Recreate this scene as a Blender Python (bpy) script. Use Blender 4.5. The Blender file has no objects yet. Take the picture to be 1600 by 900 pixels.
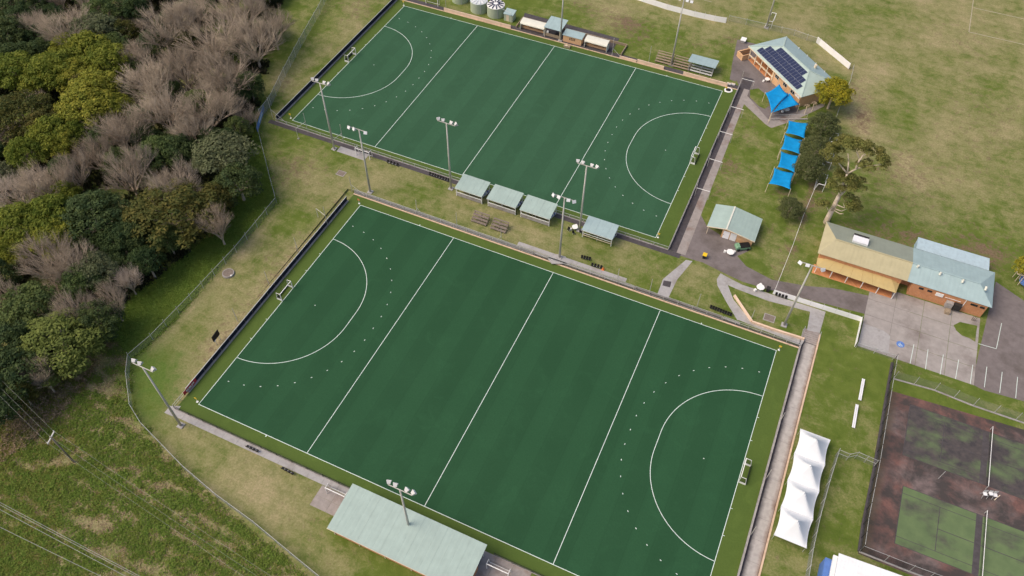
import bpy, bmesh, math, random
import numpy as np
from mathutils import Matrix, Vector
random.seed(7); rng = np.random.default_rng(7)
sc = bpy.context.scene
# ------------------------------------------------------------------ camera, sky, sun, exposure
CAM = np.array([79.355, -41.955, 122.031]); YAW, PIT, ROL, FPX = 0.4159, 0.6771, 0.0142, 1218.6
def _rz(a): return np.array([[math.cos(a), -math.sin(a), 0], [math.sin(a), math.cos(a), 0], [0, 0, 1]])
def _rx(b): return np.array([[1, 0, 0], [0, math.cos(b), -math.sin(b)], [0, math.sin(b), math.cos(b)]])
ROT = _rz(YAW) @ _rx(PIT) @ _rz(ROL)
cd = bpy.data.cameras.new('camera'); co = bpy.data.objects.new('camera', cd); sc.collection.objects.link(co)
cd.sensor_width = 36; cd.lens = FPX / 1600 * 36; cd.clip_start = 1; cd.clip_end = 9000
mw = Matrix.Identity(4)
for i in range(3):
    for j in range(3): mw[i][j] = ROT[i][j]
    mw[i][3] = CAM[i]
co.matrix_world = mw; sc.camera = co
SUN_TRAVEL = (0.86, 0.51); SUN_EL = math.radians(52)
w = bpy.data.worlds.new('World'); sc.world = w; w.use_nodes = True
nt = w.node_tree; bg = nt.nodes['Background']; sky = nt.nodes.new('ShaderNodeTexSky'); sky.sky_type = 'NISHITA'
sky.sun_disc = False; sky.sun_elevation = SUN_EL; sky.sun_rotation = math.atan2(-SUN_TRAVEL[0], -SUN_TRAVEL[1])
sky.air_density = 1.0; sky.dust_density = 5.0; sky.ozone_density = 0.3
nt.links.new(sky.outputs[0], bg.inputs[0]); bg.inputs[1].default_value = 0.14
sd = bpy.data.lights.new('sun', 'SUN'); so = bpy.data.objects.new('sun', sd); sc.collection.objects.link(so)
sd.energy = 1.5; sd.angle = math.radians(42); sd.color = (1.0, 0.84, 0.65)
so.rotation_euler = Vector((SUN_TRAVEL[0] * math.cos(SUN_EL), SUN_TRAVEL[1] * math.cos(SUN_EL), -math.sin(SUN_EL))).to_track_quat('-Z', 'Y').to_euler()
sc.view_settings.view_transform = 'Standard'; sc.view_settings.look = 'None'
sc.view_settings.exposure = 0.2; sc.view_settings.gamma = 1.0; sc.view_settings.use_curve_mapping = False
# ------------------------------------------------------------------ helpers
HI = 0.42
def sst(a, b, x):
    t = np.clip((x - a) / (b - a), 0, 1); return t * t * (3 - 2 * t)
def ground_h(x, y):
    x = np.asarray(x, float); y = np.asarray(y, float)
    left = HI * sst(15, 62, y)
    h = np.where((y > 57.91) | (x > 98.31), HI, 0.0)
    h = np.where((x > 95.03) & (x < 98.31) & (y < 61.83), 0.0, h)      # sunk footpath below the steps
    return np.where(x < -5, left, h)
def G(px, py, z=None):
    d = ROT @ np.array([(px - 800) / FPX, -(py - 450) / FPX, -1.0])
    def at(zz): return CAM + (zz - CAM[2]) / d[2] * d
    if z is None:
        p = at(0.2)
        for _ in range(3): p = at(float(ground_h(p[0], p[1])))
        return p
    return at(z)
def PX(p):
    d = (np.asarray(p, float) - CAM) @ ROT
    return 800 + FPX * d[0] / -d[2], 450 - FPX * d[1] / -d[2]
COL = sc.collection
def tag(o, label=None, cat=None, group=None, kind=None):
    if label: o['label'] = label
    if cat: o['category'] = cat
    if group: o['group'] = group
    if kind: o['kind'] = kind
    return o
def E(name, label, cat, loc=(0, 0, 0), rz=0, group=None):
    o = bpy.data.objects.new(name, None); COL.objects.link(o); o.empty_display_size = .3
    o.location = loc; o.rotation_euler = (0, 0, rz)
    return tag(o, label, cat, group)
def link(name, me, mat=None, parent=None):
    o = bpy.data.objects.new(name, me); COL.objects.link(o)
    if mat is not None and not me.materials: me.materials.append(mat)
    if parent is not None: o.parent = parent
    return o
def copy_tree(o, parent=None):
    c = o.copy(); COL.objects.link(c); c.parent = parent
    for ch in list(o.children): copy_tree(ch, c)
    return c
class M:
    def __init__(s): s.v = []; s.f = []
    def hexa(s, pts):
        n = len(s.v); s.v += [tuple(map(float, p)) for p in pts]
        s.f += [(n, n+3, n+2, n+1), (n+4, n+5, n+6, n+7), (n, n+1, n+5, n+4), (n+1, n+2, n+6, n+5), (n+2, n+3, n+7, n+6), (n+3, n, n+4, n+7)]
        return s
    def bx(s, x0, x1, y0, y1, z0, z1):
        return s.hexa([(x0, y0, z0), (x1, y0, z0), (x1, y1, z0), (x0, y1, z0), (x0, y0, z1), (x1, y0, z1), (x1, y1, z1), (x0, y1, z1)])
    def beam(s, p, q, w, h=None):
        h = h or w; p = Vector(p); q = Vector(q); d = (q - p).normalized()
        a = Vector((0, 0, 1)) if abs(d.z) < .95 else Vector((1, 0, 0))
        x = d.cross(a).normalized() * (w / 2); y = x.normalized().cross(d) * (h / 2)
        return s.hexa([p - x - y, p + x - y, p + x + y, p - x + y, q - x - y, q + x - y, q + x + y, q - x + y])
    def tube(s, p, q, r0, r1=None, n=8, cap=True):
        r1 = r0 if r1 is None else r1; p = Vector(p); q = Vector(q); d = (q - p).normalized()
        a = Vector((0, 0, 1)) if abs(d.z) < .95 else Vector((1, 0, 0))
        x = d.cross(a).normalized(); y = x.cross(d); b = len(s.v)
        for c, r in ((p, r0), (q, r1)):
            for k in range(n):
                t = 2 * math.pi * k / n; s.v.append(tuple(c + (x * math.cos(t) + y * math.sin(t)) * r))
        for k in range(n): s.f.append((b + k, b + (k+1) % n, b + n + (k+1) % n, b + n + k))
        if cap: s.f += [tuple(b + k for k in range(n))[::-1], tuple(b + n + k for k in range(n))]
        return s
    def slab(s, pts, z0, z1):
        # polygon (list of xy) extruded; z1 top
        n = len(pts); b = len(s.v)
        if sum(pts[i][0] * pts[(i+1) % n][1] - pts[(i+1) % n][0] * pts[i][1] for i in range(n)) < 0: pts = pts[::-1]
        s.v += [(p[0], p[1], z0) for p in pts] + [(p[0], p[1], z1) for p in pts]
        s.f.append(tuple(b + n + k for k in range(n)))
        for k in range(n): s.f.append((b + k, b + (k+1) % n, b + n + (k+1) % n, b + n + k))
        return s
    def face(s, pts):
        b = len(s.v); s.v += [tuple(map(float, p)) for p in pts]; s.f.append(tuple(range(b, b + len(pts)))); return s
    def sheet(s, pts, t):   # thick roof plane (3D polygon), thickness t downwards
        n = len(pts); b = len(s.v)
        s.v += [(p[0], p[1], p[2]) for p in pts] + [(p[0], p[1], p[2] - t) for p in pts]
        s.f += [tuple(range(b, b + n)), tuple(range(b + n, b + 2*n))[::-1]]
        for k in range(n): s.f.append((b + k, b + n + k, b + n + (k+1) % n, b + (k+1) % n))
        return s
    def mesh(s, name, smooth=False):
        me = bpy.data.meshes.new(name); me.from_pydata(s.v, [], s.f)
        if smooth: me.polygons.foreach_set('use_smooth', [True] * len(me.polygons))
        bm = bmesh.new(); bm.from_mesh(me); bmesh.ops.recalc_face_normals(bm, faces=bm.faces); bm.to_mesh(me); bm.free()
        return me
    def build(s, name, mat, parent=None, smooth=False): return link(name, s.mesh(name, smooth), mat, parent)
def np_mesh(name, V, F):
    me = bpy.data.meshes.new(name); k = F.shape[1]
    me.vertices.add(len(V)); me.vertices.foreach_set('co', V.astype(np.float32).ravel())
    me.loops.add(F.size); me.loops.foreach_set('vertex_index', F.astype(np.int32).ravel())
    me.polygons.add(len(F)); me.polygons.foreach_set('loop_start', np.arange(len(F), dtype=np.int32) * k)
    me.update(calc_edges=True); me.validate(); return me
def inpoly(x, y, poly):
    x = np.asarray(x); y = np.asarray(y); ins = np.zeros(x.shape, bool); n = len(poly)
    for i in range(n):
        x1, y1 = poly[i]; x2, y2 = poly[(i+1) % n]
        c = ((y1 > y) != (y2 > y)) & (x < (x2 - x1) * (y - y1) / ((y2 - y1) or 1e-9) + x1); ins ^= c
    return ins
# ------------------------------------------------------------------ materials
def nn(nt, t, **kw):
    n = nt.nodes.new(t)
    for k, v in kw.items(): setattr(n, k, v)
    return n
def mixc(nt, a, b, f, mode='MIX'):
    m = nn(nt, 'ShaderNodeMix', data_type='RGBA', blend_type=mode)
    for sock, v in ((m.inputs['Factor'], f), (m.inputs['A'], a), (m.inputs['B'], b)):
        if hasattr(v, 'is_output'): nt.links.new(v, sock)
        elif isinstance(v, (int, float)): sock.default_value = v
        else: sock.default_value = (*v, 1)
    return m.outputs['Result']
def noise(nt, scale, detail=4, rough=.6, vec=None, dist=0):
    n = nn(nt, 'ShaderNodeTexNoise'); n.inputs['Scale'].default_value = scale; n.inputs['Detail'].default_value = detail
    n.inputs['Roughness'].default_value = rough; n.inputs['Distortion'].default_value = dist
    if vec is None: vec = nn(nt, 'ShaderNodeNewGeometry').outputs['Position']
    nt.links.new(vec, n.inputs['Vector']); return n.outputs['Fac']
def ramp(nt, fac, a, b, lo=0., hi=1.):
    m = nn(nt, 'ShaderNodeMapRange', clamp=True); nt.links.new(fac, m.inputs[0])
    for i, v in enumerate((a, b, lo, hi)): m.inputs[i+1].default_value = v
    return m.outputs[0]
def scaled(nt, sx, sy, sz, rz=0):
    mp = nn(nt, 'ShaderNodeMapping'); nt.links.new(nn(nt, 'ShaderNodeNewGeometry').outputs['Position'], mp.inputs[0])
    mp.inputs['Scale'].default_value = (sx, sy, sz); mp.inputs['Rotation'].default_value = (0, 0, rz); return mp.outputs[0]
def newmat(name):
    m = bpy.data.materials.new(name); m.use_nodes = True; nt = m.node_tree
    return m, nt, nt.nodes['Principled BSDF']
def pm(name, col, rough=.7, var=.15, scale=1.5, metal=0, dirt=None, dirt_amt=.35, dirt_scale=.4, bump=0, bscale=20, spec=.3):
    m, nt, b = newmat(name)
    f = ramp(nt, noise(nt, scale, 5), .3, .7)
    c = mixc(nt, tuple(v * (1 - var) for v in col), tuple(min(1, v * (1 + var)) for v in col), f)
    if name.startswith('bare_twigs'): c = mixc(nt, c, (.62, .6, .58), ramp(nt, nn(nt, 'ShaderNodeObjectInfo').outputs['Random'], 0, 1, 0, .75), 'MULTIPLY')
    if dirt: c = mixc(nt, c, dirt, ramp(nt, noise(nt, dirt_scale, 6, .65), .5, .72, 0, dirt_amt))
    nt.links.new(c, b.inputs['Base Color']); b.inputs['Roughness'].default_value = rough; b.inputs['Metallic'].default_value = metal
    b.inputs['Specular IOR Level'].default_value = spec
    if bump:
        bp = nn(nt, 'ShaderNodeBump'); bp.inputs['Strength'].default_value = bump; bp.inputs['Distance'].default_value = .03
        nt.links.new(noise(nt, bscale, 3), bp.inputs['Height']); nt.links.new(bp.outputs[0], b.inputs['Normal'])
    return m
def roofmat(name, col, dirx, dirt=(.2, .2, .17), amt=.25, pitch=.8):
    # ribbed metal sheet: fine ribs run down the slope
    m, nt, b = newmat(name)
    c = mixc(nt, tuple(v * .93 for v in col), tuple(v * 1.06 for v in col), ramp(nt, noise(nt, .6, 5), .3, .7))
    streak = noise(nt, 1.0, 4, .6, scaled(nt, *( (1.5, .12, .2) if dirx else (.12, 1.5, .2))))
    c = mixc(nt, c, dirt, ramp(nt, streak, .5, .85, 0, amt * .3))
    nt.links.new(c, b.inputs['Base Color']); b.inputs['Roughness'].default_value = .55; b.inputs['Specular IOR Level'].default_value = .3
    wv = nn(nt, 'ShaderNodeTexWave', bands_direction='X' if dirx else 'Y'); wv.inputs['Scale'].default_value = .314 / pitch * 1.0
    nt.links.new(nn(nt, 'ShaderNodeNewGeometry').outputs['Position'], wv.inputs['Vector'])
    bp = nn(nt, 'ShaderNodeBump'); bp.inputs['Strength'].default_value = .2; bp.inputs['Distance'].default_value = .05
    nt.links.new(wv.outputs['Fac'], bp.inputs['Height']); nt.links.new(bp.outputs[0], b.inputs['Normal'])
    return m
def brickmat(name, c1, c2, mortar=(.45, .36, .28)):
    m, nt, b = newmat(name); g = nn(nt, 'ShaderNodeNewGeometry').outputs['Position']
    sp = nn(nt, 'ShaderNodeSeparateXYZ'); nt.links.new(g, sp.inputs[0])
    ad = nn(nt, 'ShaderNodeMath', operation='ADD'); nt.links.new(sp.outputs[0], ad.inputs[0]); nt.links.new(sp.outputs[1], ad.inputs[1])
    cb = nn(nt, 'ShaderNodeCombineXYZ'); nt.links.new(ad.outputs[0], cb.inputs[0]); nt.links.new(sp.outputs[2], cb.inputs[1])
    br = nn(nt, 'ShaderNodeTexBrick'); nt.links.new(cb.outputs[0], br.inputs['Vector']); br.inputs['Scale'].default_value = 1
    br.inputs['Brick Width'].default_value = .23; br.inputs['Row Height'].default_value = .086; br.inputs['Mortar Size'].default_value = .006
    for k, v in (('Color1', c1), ('Color2', c2), ('Mortar', mortar)): br.inputs[k].default_value = (*v, 1)
    c = mixc(nt, br.outputs['Color'], tuple(v * .7 for v in c2), ramp(nt, noise(nt, .8, 5), .45, .75, 0, .5))
    nt.links.new(c, b.inputs['Base Color']); b.inputs['Roughness'].default_value = .85; return m
def foliage(name, ca, cb, cc, tr=.35, ov=1):
    m, nt, b = newmat(name); geo = nn(nt, 'ShaderNodeNewGeometry'); oi = nn(nt, 'ShaderNodeObjectInfo')
    c = mixc(nt, ca, cb, geo.outputs['Random Per Island'])
    c = mixc(nt, c, cc, ramp(nt, noise(nt, .45, 3), .42, .68, 0, .8))
    hs = nn(nt, 'ShaderNodeHueSaturation'); nt.links.new(c, hs.inputs['Color'])
    nt.links.new(ramp(nt, oi.outputs['Random'], 0, 1, .5 - .022 * ov, .5 + .02 * ov), hs.inputs['Hue'])
    nt.links.new(ramp(nt, oi.outputs['Random'], 0, 1, 1 + .22 * ov, 1 - .22 * ov), hs.inputs['Value'])
    nt.links.new(hs.outputs[0], b.inputs['Base Color']); b.inputs['Roughness'].default_value = .7; b.inputs['Specular IOR Level'].default_value = .15
    t = nn(nt, 'ShaderNodeBsdfTranslucent'); nt.links.new(hs.outputs[0], t.inputs[0])
    mx = nn(nt, 'ShaderNodeMixShader'); mx.inputs[0].default_value = tr
    nt.links.new(b.outputs[0], mx.inputs[1]); nt.links.new(t.outputs[0], mx.inputs[2])
    nt.links.new(mx.outputs[0], nt.nodes['Material Output'].inputs[0]); return m
def meshmat(name, col, alpha, sc_=14):
    m, nt, b = newmat(name); b.inputs['Base Color'].default_value = (*col, 1); b.inputs['Roughness'].default_value = .6
    t = nn(nt, 'ShaderNodeBsdfTransparent'); mx = nn(nt, 'ShaderNodeMixShader')
    nt.links.new(ramp(nt, noise(nt, sc_, 1), .35, .65, alpha * .6, alpha * 1.4), mx.inputs[0])
    nt.links.new(t.outputs[0], mx.inputs[1]); nt.links.new(b.outputs[0], mx.inputs[2])
    nt.links.new(mx.outputs[0], nt.nodes['Material Output'].inputs[0]); return m

def ground_material():
    m, nt, b = newmat('grass_ground')
    at = nn(nt, 'ShaderNodeAttribute', attribute_name='zone'); sp = nn(nt, 'ShaderNodeSeparateColor'); nt.links.new(at.outputs['Color'], sp.inputs[0])
    big = noise(nt, .10, 6, .62); mid = noise(nt, .45, 6, .65, dist=.4); fine = noise(nt, 2.6, 5, .75)
    def math_(op, a, c):
        n = nn(nt, 'ShaderNodeMath', operation=op)
        for i, v in enumerate((a, c)):
            if hasattr(v, 'is_output'): nt.links.new(v, n.inputs[i])
            else: n.inputs[i].default_value = v
        return n.outputs[0]
    n1 = math_('ADD', math_('MULTIPLY', math_('SUBTRACT', big, .5), 1.6), math_('MULTIPLY', math_('SUBTRACT', mid, .5), 1.15))
    n1 = math_('ADD', n1, math_('MULTIPLY', math_('SUBTRACT', fine, .5), .8))
    mow = noise(nt, 1.0, 3, .6, scaled(nt, .09, .75, 1, .5)); n1 = math_('ADD', n1, math_('MULTIPLY', math_('SUBTRACT', mow, .5), .55))
    dry = ramp(nt, math_('ADD', n1, sp.outputs[0]), 0.0, 1.0)
    green = mixc(nt, (.085, .128, .022), (.135, .176, .038), ramp(nt, mid, .3, .7))
    straw = mixc(nt, (.272, .236, .126), (.395, .338, .198), ramp(nt, fine, .3, .7))
    c = mixc(nt, green, straw, dry)
    mid2 = noise(nt, .8, 6, .7, dist=.6)
    dirtf = ramp(nt, math_('ADD', math_('MULTIPLY', math_('SUBTRACT', mid2, .5), 3.2), sp.outputs[1]), .3, .95)
    c = mixc(nt, c, mixc(nt, (.14, .102, .064), (.215, .158, .105), ramp(nt, fine, .35, .65)), dirtf)
    lushf = ramp(nt, math_('ADD', math_('MULTIPLY', math_('SUBTRACT', mid, .5), 2.2), sp.outputs[2]), .3, .95)
    c = mixc(nt, c, mixc(nt, (.075, .132, .026), (.125, .185, .042), ramp(nt, fine, .3, .7)), lushf)
    sp2 = noise(nt, 7.0, 3, .8)
    c = mixc(nt, c, (.035, .042, .015), ramp(nt, sp2, .5, .78, 0, .35))
    nt.links.new(c, b.inputs['Base Color']); b.inputs['Roughness'].default_value = .95; b.inputs['Specular IOR Level'].default_value = .05
    bp = nn(nt, 'ShaderNodeBump'); bp.inputs['Strength'].default_value = .6; bp.inputs['Distance'].default_value = .15
    nt.links.new(fine, bp.inputs['Height']); nt.links.new(bp.outputs[0], b.inputs['Normal']); return m
def turfmat(name, ca, cb, band=True):
    # synthetic turf: faint mown-like bands across the length plus wear and moisture blotches
    m, nt, b = newmat(name)
    c = mixc(nt, ca, cb, ramp(nt, noise(nt, .07, 5, .55), .32, .68))
    wv = nn(nt, 'ShaderNodeTexWave', bands_direction='X'); wv.inputs['Scale'].default_value = .314 / 7.6; wv.inputs['Distortion'].default_value = .6; wv.inputs['Detail'].default_value = 1
    wv.inputs['Detail Scale'].default_value = .3; nt.links.new(nn(nt, 'ShaderNodeNewGeometry').outputs['Position'], wv.inputs['Vector'])
    if band: c = mixc(nt, c, tuple(v * 1.28 for v in cb), ramp(nt, wv.outputs['Fac'], .3, .7, 0, .34))
    sm = nn(nt, 'ShaderNodeTexWave', bands_direction='X'); sm.inputs['Scale'].default_value = .314 / 3.8
    nt.links.new(nn(nt, 'ShaderNodeNewGeometry').outputs['Position'], sm.inputs['Vector'])
    if band: c = mixc(nt, c, tuple(v * .6 for v in ca), ramp(nt, sm.outputs['Fac'], .985, 1.0, 0, .18))
    c = mixc(nt, c, tuple(v * 1.35 for v in cb), ramp(nt, noise(nt, .22, 6, .7, dist=1), .52, .75, 0, .5))
    c = mixc(nt, c, tuple(v * .75 for v in ca), ramp(nt, noise(nt, 3.5, 4, .8), .4, .75, 0, .5))
    nt.links.new(c, b.inputs['Base Color']); b.inputs['Roughness'].default_value = .85; b.inputs['Specular IOR Level'].default_value = .15
    return m
MT = dict(
    ground=ground_material(),
    turf=turfmat('turf_dark', (.0190, .0695, .0305), (.0225, .078, .035)),
    turf2=turfmat('turf_dark_hazed', (.031, .09, .046), (.035, .098, .052)),  # far pitch: turf colour paled and greyed for haze and sheen
    runoff=turfmat('turf_light', (.072, .118, .024), (.086, .132, .028), False),
    line=pm('line_white', (.62, .72, .68), .8, .06),
    concrete=pm('concrete', (.36, .35, .35), .85, .1, 2, dirt=(.2, .18, .16), dirt_amt=.6, bump=.2),
    concrete_d=pm('concrete_stained', (.30, .27, .255), .85, .14, 1.2, dirt=(.16, .085, .055), dirt_amt=.8, dirt_scale=.25),
    asphalt=pm('asphalt', (.175, .152, .15), .9, .14, 1.1, dirt=(.085, .07, .06), dirt_amt=.7, dirt_scale=.15, bump=.3),
    asphalt_d=pm('asphalt_dark', (.075, .068, .075), .9, .2, 1.5, dirt=(.05, .04, .035), dirt_amt=.6),
    carpark=pm('car_park_concrete', (.32, .295, .28), .9, .12, .8, dirt=(.15, .12, .11), dirt_amt=.75, dirt_scale=.18),
    kerb=pm('kerb', (.34, .32, .31), .85, .15, 2, dirt=(.15, .12, .1), dirt_amt=.6),
    kerb_warm=pm('kerb_sandstone', (.62, .46, .33), .85, .12, 2, dirt=(.3, .2, .13), dirt_amt=.5),
    wall_cream=pm('block_wall_cream', (.74, .56, .42), .85, .07, 1.2, dirt=(.45, .3, .2), dirt_amt=.4),
    navy=pm('navy_shade_cloth', (.012, .015, .035), .75, .25, 3),
    galv=pm('galvanised_steel', (.50, .51, .51), .45, .08, 3, metal=.25),
    polesteel=pm('pole_steel', (.50, .485, .45), .5, .08, 1, metal=.1),
    white=pm('white_paint', (.80, .80, .79), .5, .04, 2),
    offwhite=pm('white_fence_sheet', (.88, .88, .90), .65, .04, .8, dirt=(.66, .62, .58), dirt_amt=.2),
    black=pm('black_plastic', (.015, .015, .016), .5, .2),
    dark=pm('dark_recess', (.03, .028, .028), .8, .2),
    glass=pm('window_glass', (.02, .025, .03), .12, .2, spec=.6),
    net=meshmat('goal_net', (.05, .055, .06), .22),
    chain=meshmat('chain_link', (.36, .37, .37), .17),
    chain_d=meshmat('chain_link_dense', (.33, .35, .35), .42),
    chain_b=meshmat('chain_link_black', (.03, .03, .03), .32),
    lamp=pm('lamp_housing', (.55, .55, .56), .4, .05), lampglass=pm('lamp_glass', (.78, .79, .82), .2, .03, spec=.6),
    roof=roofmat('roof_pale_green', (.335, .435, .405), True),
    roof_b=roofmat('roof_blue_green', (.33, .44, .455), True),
    roof_tan=roofmat('roof_tan', (.43, .39, .245), True),
    roof_ochre=roofmat('roof_ochre', (.50, .385, .175), True),
    roof_grey=roofmat('roof_grey_green', (.26, .29, .24), True),
    roof_cream=pm('roof_cream', (.66, .66, .58), .5, .05, 1),
    roof_white=roofmat('roof_white', (.74, .77, .80), True, amt=.12, pitch=.5),
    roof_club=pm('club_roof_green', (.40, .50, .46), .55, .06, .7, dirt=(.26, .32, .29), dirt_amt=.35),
    fascia=pm('cream_fascia', (.70, .60, .45), .6, .06),
    brick=brickmat('brick_orange', (.62, .27, .105), (.50, .20, .08)),
    brick_w=brickmat('brick_pale', (.74, .46, .24), (.64, .37, .185)),
    timber=pm('timber_slat', (.30, .235, .165), .85, .2, 3), timber_g=pm('timber_grey', (.20, .165, .14), .9, .2, 3),
    alu=pm('bench_aluminium', (.58, .58, .57), .45, .08, 3, metal=.1),
    bluesail=pm('sail_blue', (.0, .25, .58), .7, .16, .7), blue=pm('blue_paint', (.10, .2, .5), .6, .1),
    banner=pm('banner_blue', (.12, .23, .52), .6, .15, 1), red=pm('banner_red', (.48, .035, .05), .6, .1),
    marquee=pm('marquee_white', (.70, .73, .76), .6, .03, .8),
    tank=pm('tank_green', (.40, .46, .33), .6, .06, 2, dirt=(.22, .25, .18), dirt_amt=.4), tanktop=pm('tank_lid', (.52, .57, .58), .6, .06, 2),
    yellow=pm('yellow_plastic', (.78, .52, .02), .5, .05), orange=pm('orange_cone', (.75, .22, .06), .5, .05),
    solar=pm('solar_cell', (.022, .03, .075), .25, .15, 2, spec=.5), solarframe=pm('solar_frame', (.35, .38, .45), .4, .05),
    bark=pm('bark_grey', (.46, .38, .30), .9, .25, 2), bark_w=pm('bark_pale_gum', (.68, .57, .45), .8, .2, 1.2, dirt=(.33, .25, .19), dirt_amt=.6, dirt_scale=.8),
    twig=pm('bare_twigs', (.375, .315, .245), .9, .25, .3), twig2=pm('bare_twigs_pale', (.52, .45, .38), .9, .2, .3),
    red_court=pm('court_red_brown', (.19, .105, .09), .9, .25, .5, dirt=(.06, .052, .055), dirt_amt=.95, dirt_scale=.11),
    cart=pm('cart_green', (.16, .30, .19), .5, .1), tyre=pm('tyre', (.02, .02, .02), .8, .1),
    wood_pole=pm('pole_timber', (.24, .20, .16), .9, .2), wire=pm('power_wire', (.36, .36, .34), .5, .05), lightblue=pm('light_blue', (.35, .5, .62), .5, .05))
MT['fY'] = foliage('foliage_yellow_green', (.145, .18, .024), (.32, .33, .05), (.12, .17, .026))
MT['fG'] = foliage('foliage_mid_green', (.075, .115, .036), (.145, .19, .058), (.098, .148, .054))
MT['fD'] = foliage('foliage_dark_green', (.042, .07, .026), (.098, .137, .043), (.053, .094, .04))
MT['fO'] = foliage('foliage_olive', (.075, .088, .022), (.185, .155, .04), (.075, .105, .03))
MT['fS'] = foliage('foliage_sage', (.12, .145, .07), (.19, .205, .11), (.13, .16, .075))
MT['fK'] = foliage('foliage_golden', (.20, .20, .016), (.44, .37, .03), (.17, .20, .022), .25, 0)
MT['fH'] = foliage('foliage_hedge', (.085, .108, .042), (.17, .19, .08), (.12, .13, .048), .35, .4)
MT['fL'] = foliage('foliage_lime', (.115, .16, .038), (.205, .25, .065), (.105, .15, .036))
MT['fGum'] = foliage('foliage_gum', (.14, .17, .045), (.27, .265, .08), (.21, .19, .06), .35, 0)
def court_material():
    m, nt, b = newmat('court_green')
    c = mixc(nt, (.092, .140, .062), (.128, .185, .08), ramp(nt, noise(nt, .5, 5), .3, .7))
    geo = nn(nt, 'ShaderNodeNewGeometry').outputs['Position']; sp = nn(nt, 'ShaderNodeSeparateXYZ'); nt.links.new(geo, sp.inputs[0])
    yy = ramp(nt, sp.outputs[1], 37, 43, -.06, .12)      # the far court is far more stained than the near one
    a = nn(nt, 'ShaderNodeMath', operation='ADD'); nt.links.new(noise(nt, .16, 6, .6, scaled(nt, 1, 1.4, 1)), a.inputs[0]); nt.links.new(yy, a.inputs[1])
    c = mixc(nt, c, mixc(nt, (.04, .037, .042), (.085, .072, .07), ramp(nt, noise(nt, .9, 4), .3, .7)), ramp(nt, a.outputs[0], .45, .66))
    nt.links.new(c, b.inputs['Base Color']); b.inputs['Roughness'].default_value = .9; return m
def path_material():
    # footpath: wall's soft shadow painted dark on the pitch side, rust brown wash below the retaining edge
    m, nt, b = newmat('footpath_rust_shade'); sp = nn(nt, 'ShaderNodeSeparateXYZ'); nt.links.new(nn(nt, 'ShaderNodeNewGeometry').outputs['Position'], sp.inputs[0])
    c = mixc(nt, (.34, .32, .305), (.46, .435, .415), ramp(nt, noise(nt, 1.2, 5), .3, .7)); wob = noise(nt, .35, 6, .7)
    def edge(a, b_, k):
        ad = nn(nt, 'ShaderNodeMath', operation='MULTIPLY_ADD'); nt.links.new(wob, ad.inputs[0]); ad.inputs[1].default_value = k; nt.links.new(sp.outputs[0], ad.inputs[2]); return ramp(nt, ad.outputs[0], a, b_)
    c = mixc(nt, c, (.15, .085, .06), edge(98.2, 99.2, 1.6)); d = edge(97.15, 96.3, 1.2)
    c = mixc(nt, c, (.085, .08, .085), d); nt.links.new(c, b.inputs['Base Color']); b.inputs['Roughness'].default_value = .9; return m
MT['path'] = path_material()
def surround_material():
    m, nt, b = newmat('court_surround'); n1 = noise(nt, .12, 9, .65, dist=.2); n2 = noise(nt, .2, 9, .68, dist=.25); n3 = noise(nt, 1.6, 5, .7)
    c = mixc(nt, (.14, .068, .056), (.20, .10, .085), ramp(nt, n3, .3, .7))
    c = mixc(nt, c, (.17, .14, .138), ramp(nt, n1, .46, .6, 0, .8)); c = mixc(nt, c, (.045, .038, .036), ramp(nt, n2, .39, .57, 0, .95))
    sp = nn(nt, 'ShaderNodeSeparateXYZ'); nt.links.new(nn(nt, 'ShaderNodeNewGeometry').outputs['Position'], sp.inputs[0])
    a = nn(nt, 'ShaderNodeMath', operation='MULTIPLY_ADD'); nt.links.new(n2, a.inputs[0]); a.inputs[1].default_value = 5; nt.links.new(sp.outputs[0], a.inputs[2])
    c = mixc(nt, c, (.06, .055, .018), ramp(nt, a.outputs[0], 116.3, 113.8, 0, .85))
    nt.links.new(c, b.inputs['Base Color']); b.inputs['Roughness'].default_value = .75; return m
MT['red_court'] = surround_material()
MT['court'] = court_material()

# ------------------------------------------------------------------ ground
WOOD = [(-60, -90), (425, -90), (438, 0), (432, 60), (415, 110), (398, 190), (380, 270), (362, 330), (310, 385), (225, 450), (160, 500), (130, 560), (60, 600), (25, 640), (-60, 690)]
wood_w = [tuple(G(px, py, .2)[:2]) for px, py in WOOD]
SCRUB = [(203, 575), (207, 640), (250, 700), (335, 782), (418, 852), (488, 905), (520, 990), (-120, 1000), (-120, 640), (25, 635), (60, 598), (130, 560), (165, 500)]
scrub_w = [tuple(G(px, py, 0)[:2]) for px, py in SCRUB]
VERGE = [(205, 560), (165, 500), (225, 450), (310, 385), (362, 330), (380, 270), (398, 190), (408, 230), (424, 290), (432, 318), (390, 365), (330, 430), (270, 500)]
verge_w = [tuple(G(px, py, .2)[:2]) for px, py in VERGE]
def axis(lo, hi, step, extra):
    a = list(np.arange(lo, hi + .1, step)) + extra + [-2500, -1200, -600, -300, 300, 600, 1200, 2500]
    return np.array(sorted(set(np.round(a, 3))))
gx = axis(-170, 170, 1.6, [98.28, 98.34, -5.03, -4.97, 95.0, 95.06]); gy = axis(-90, 250, 1.6, [57.88, 57.94, 61.8, 61.86])
X, Y = np.meshgrid(gx, gy); Z = ground_h(X, Y) - .0
Z = Z - 4.0 * sst(-30, -120, X) * sst(20, 60, Y) * 0
V = np.stack([X, Y, Z], -1).reshape(-1, 3); nx = len(gx)
ii = (np.arange(len(gy) - 1)[:, None] * nx + np.arange(nx - 1)[None]).ravel()
me = np_mesh('ground', V, np.stack([ii, ii + 1, ii + nx + 1, ii + nx], 1))
zone = np.zeros((len(V), 4)); zone[:, 3] = 1; zone[:, 0] = .10
x, y = V[:, 0], V[:, 1]
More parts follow.
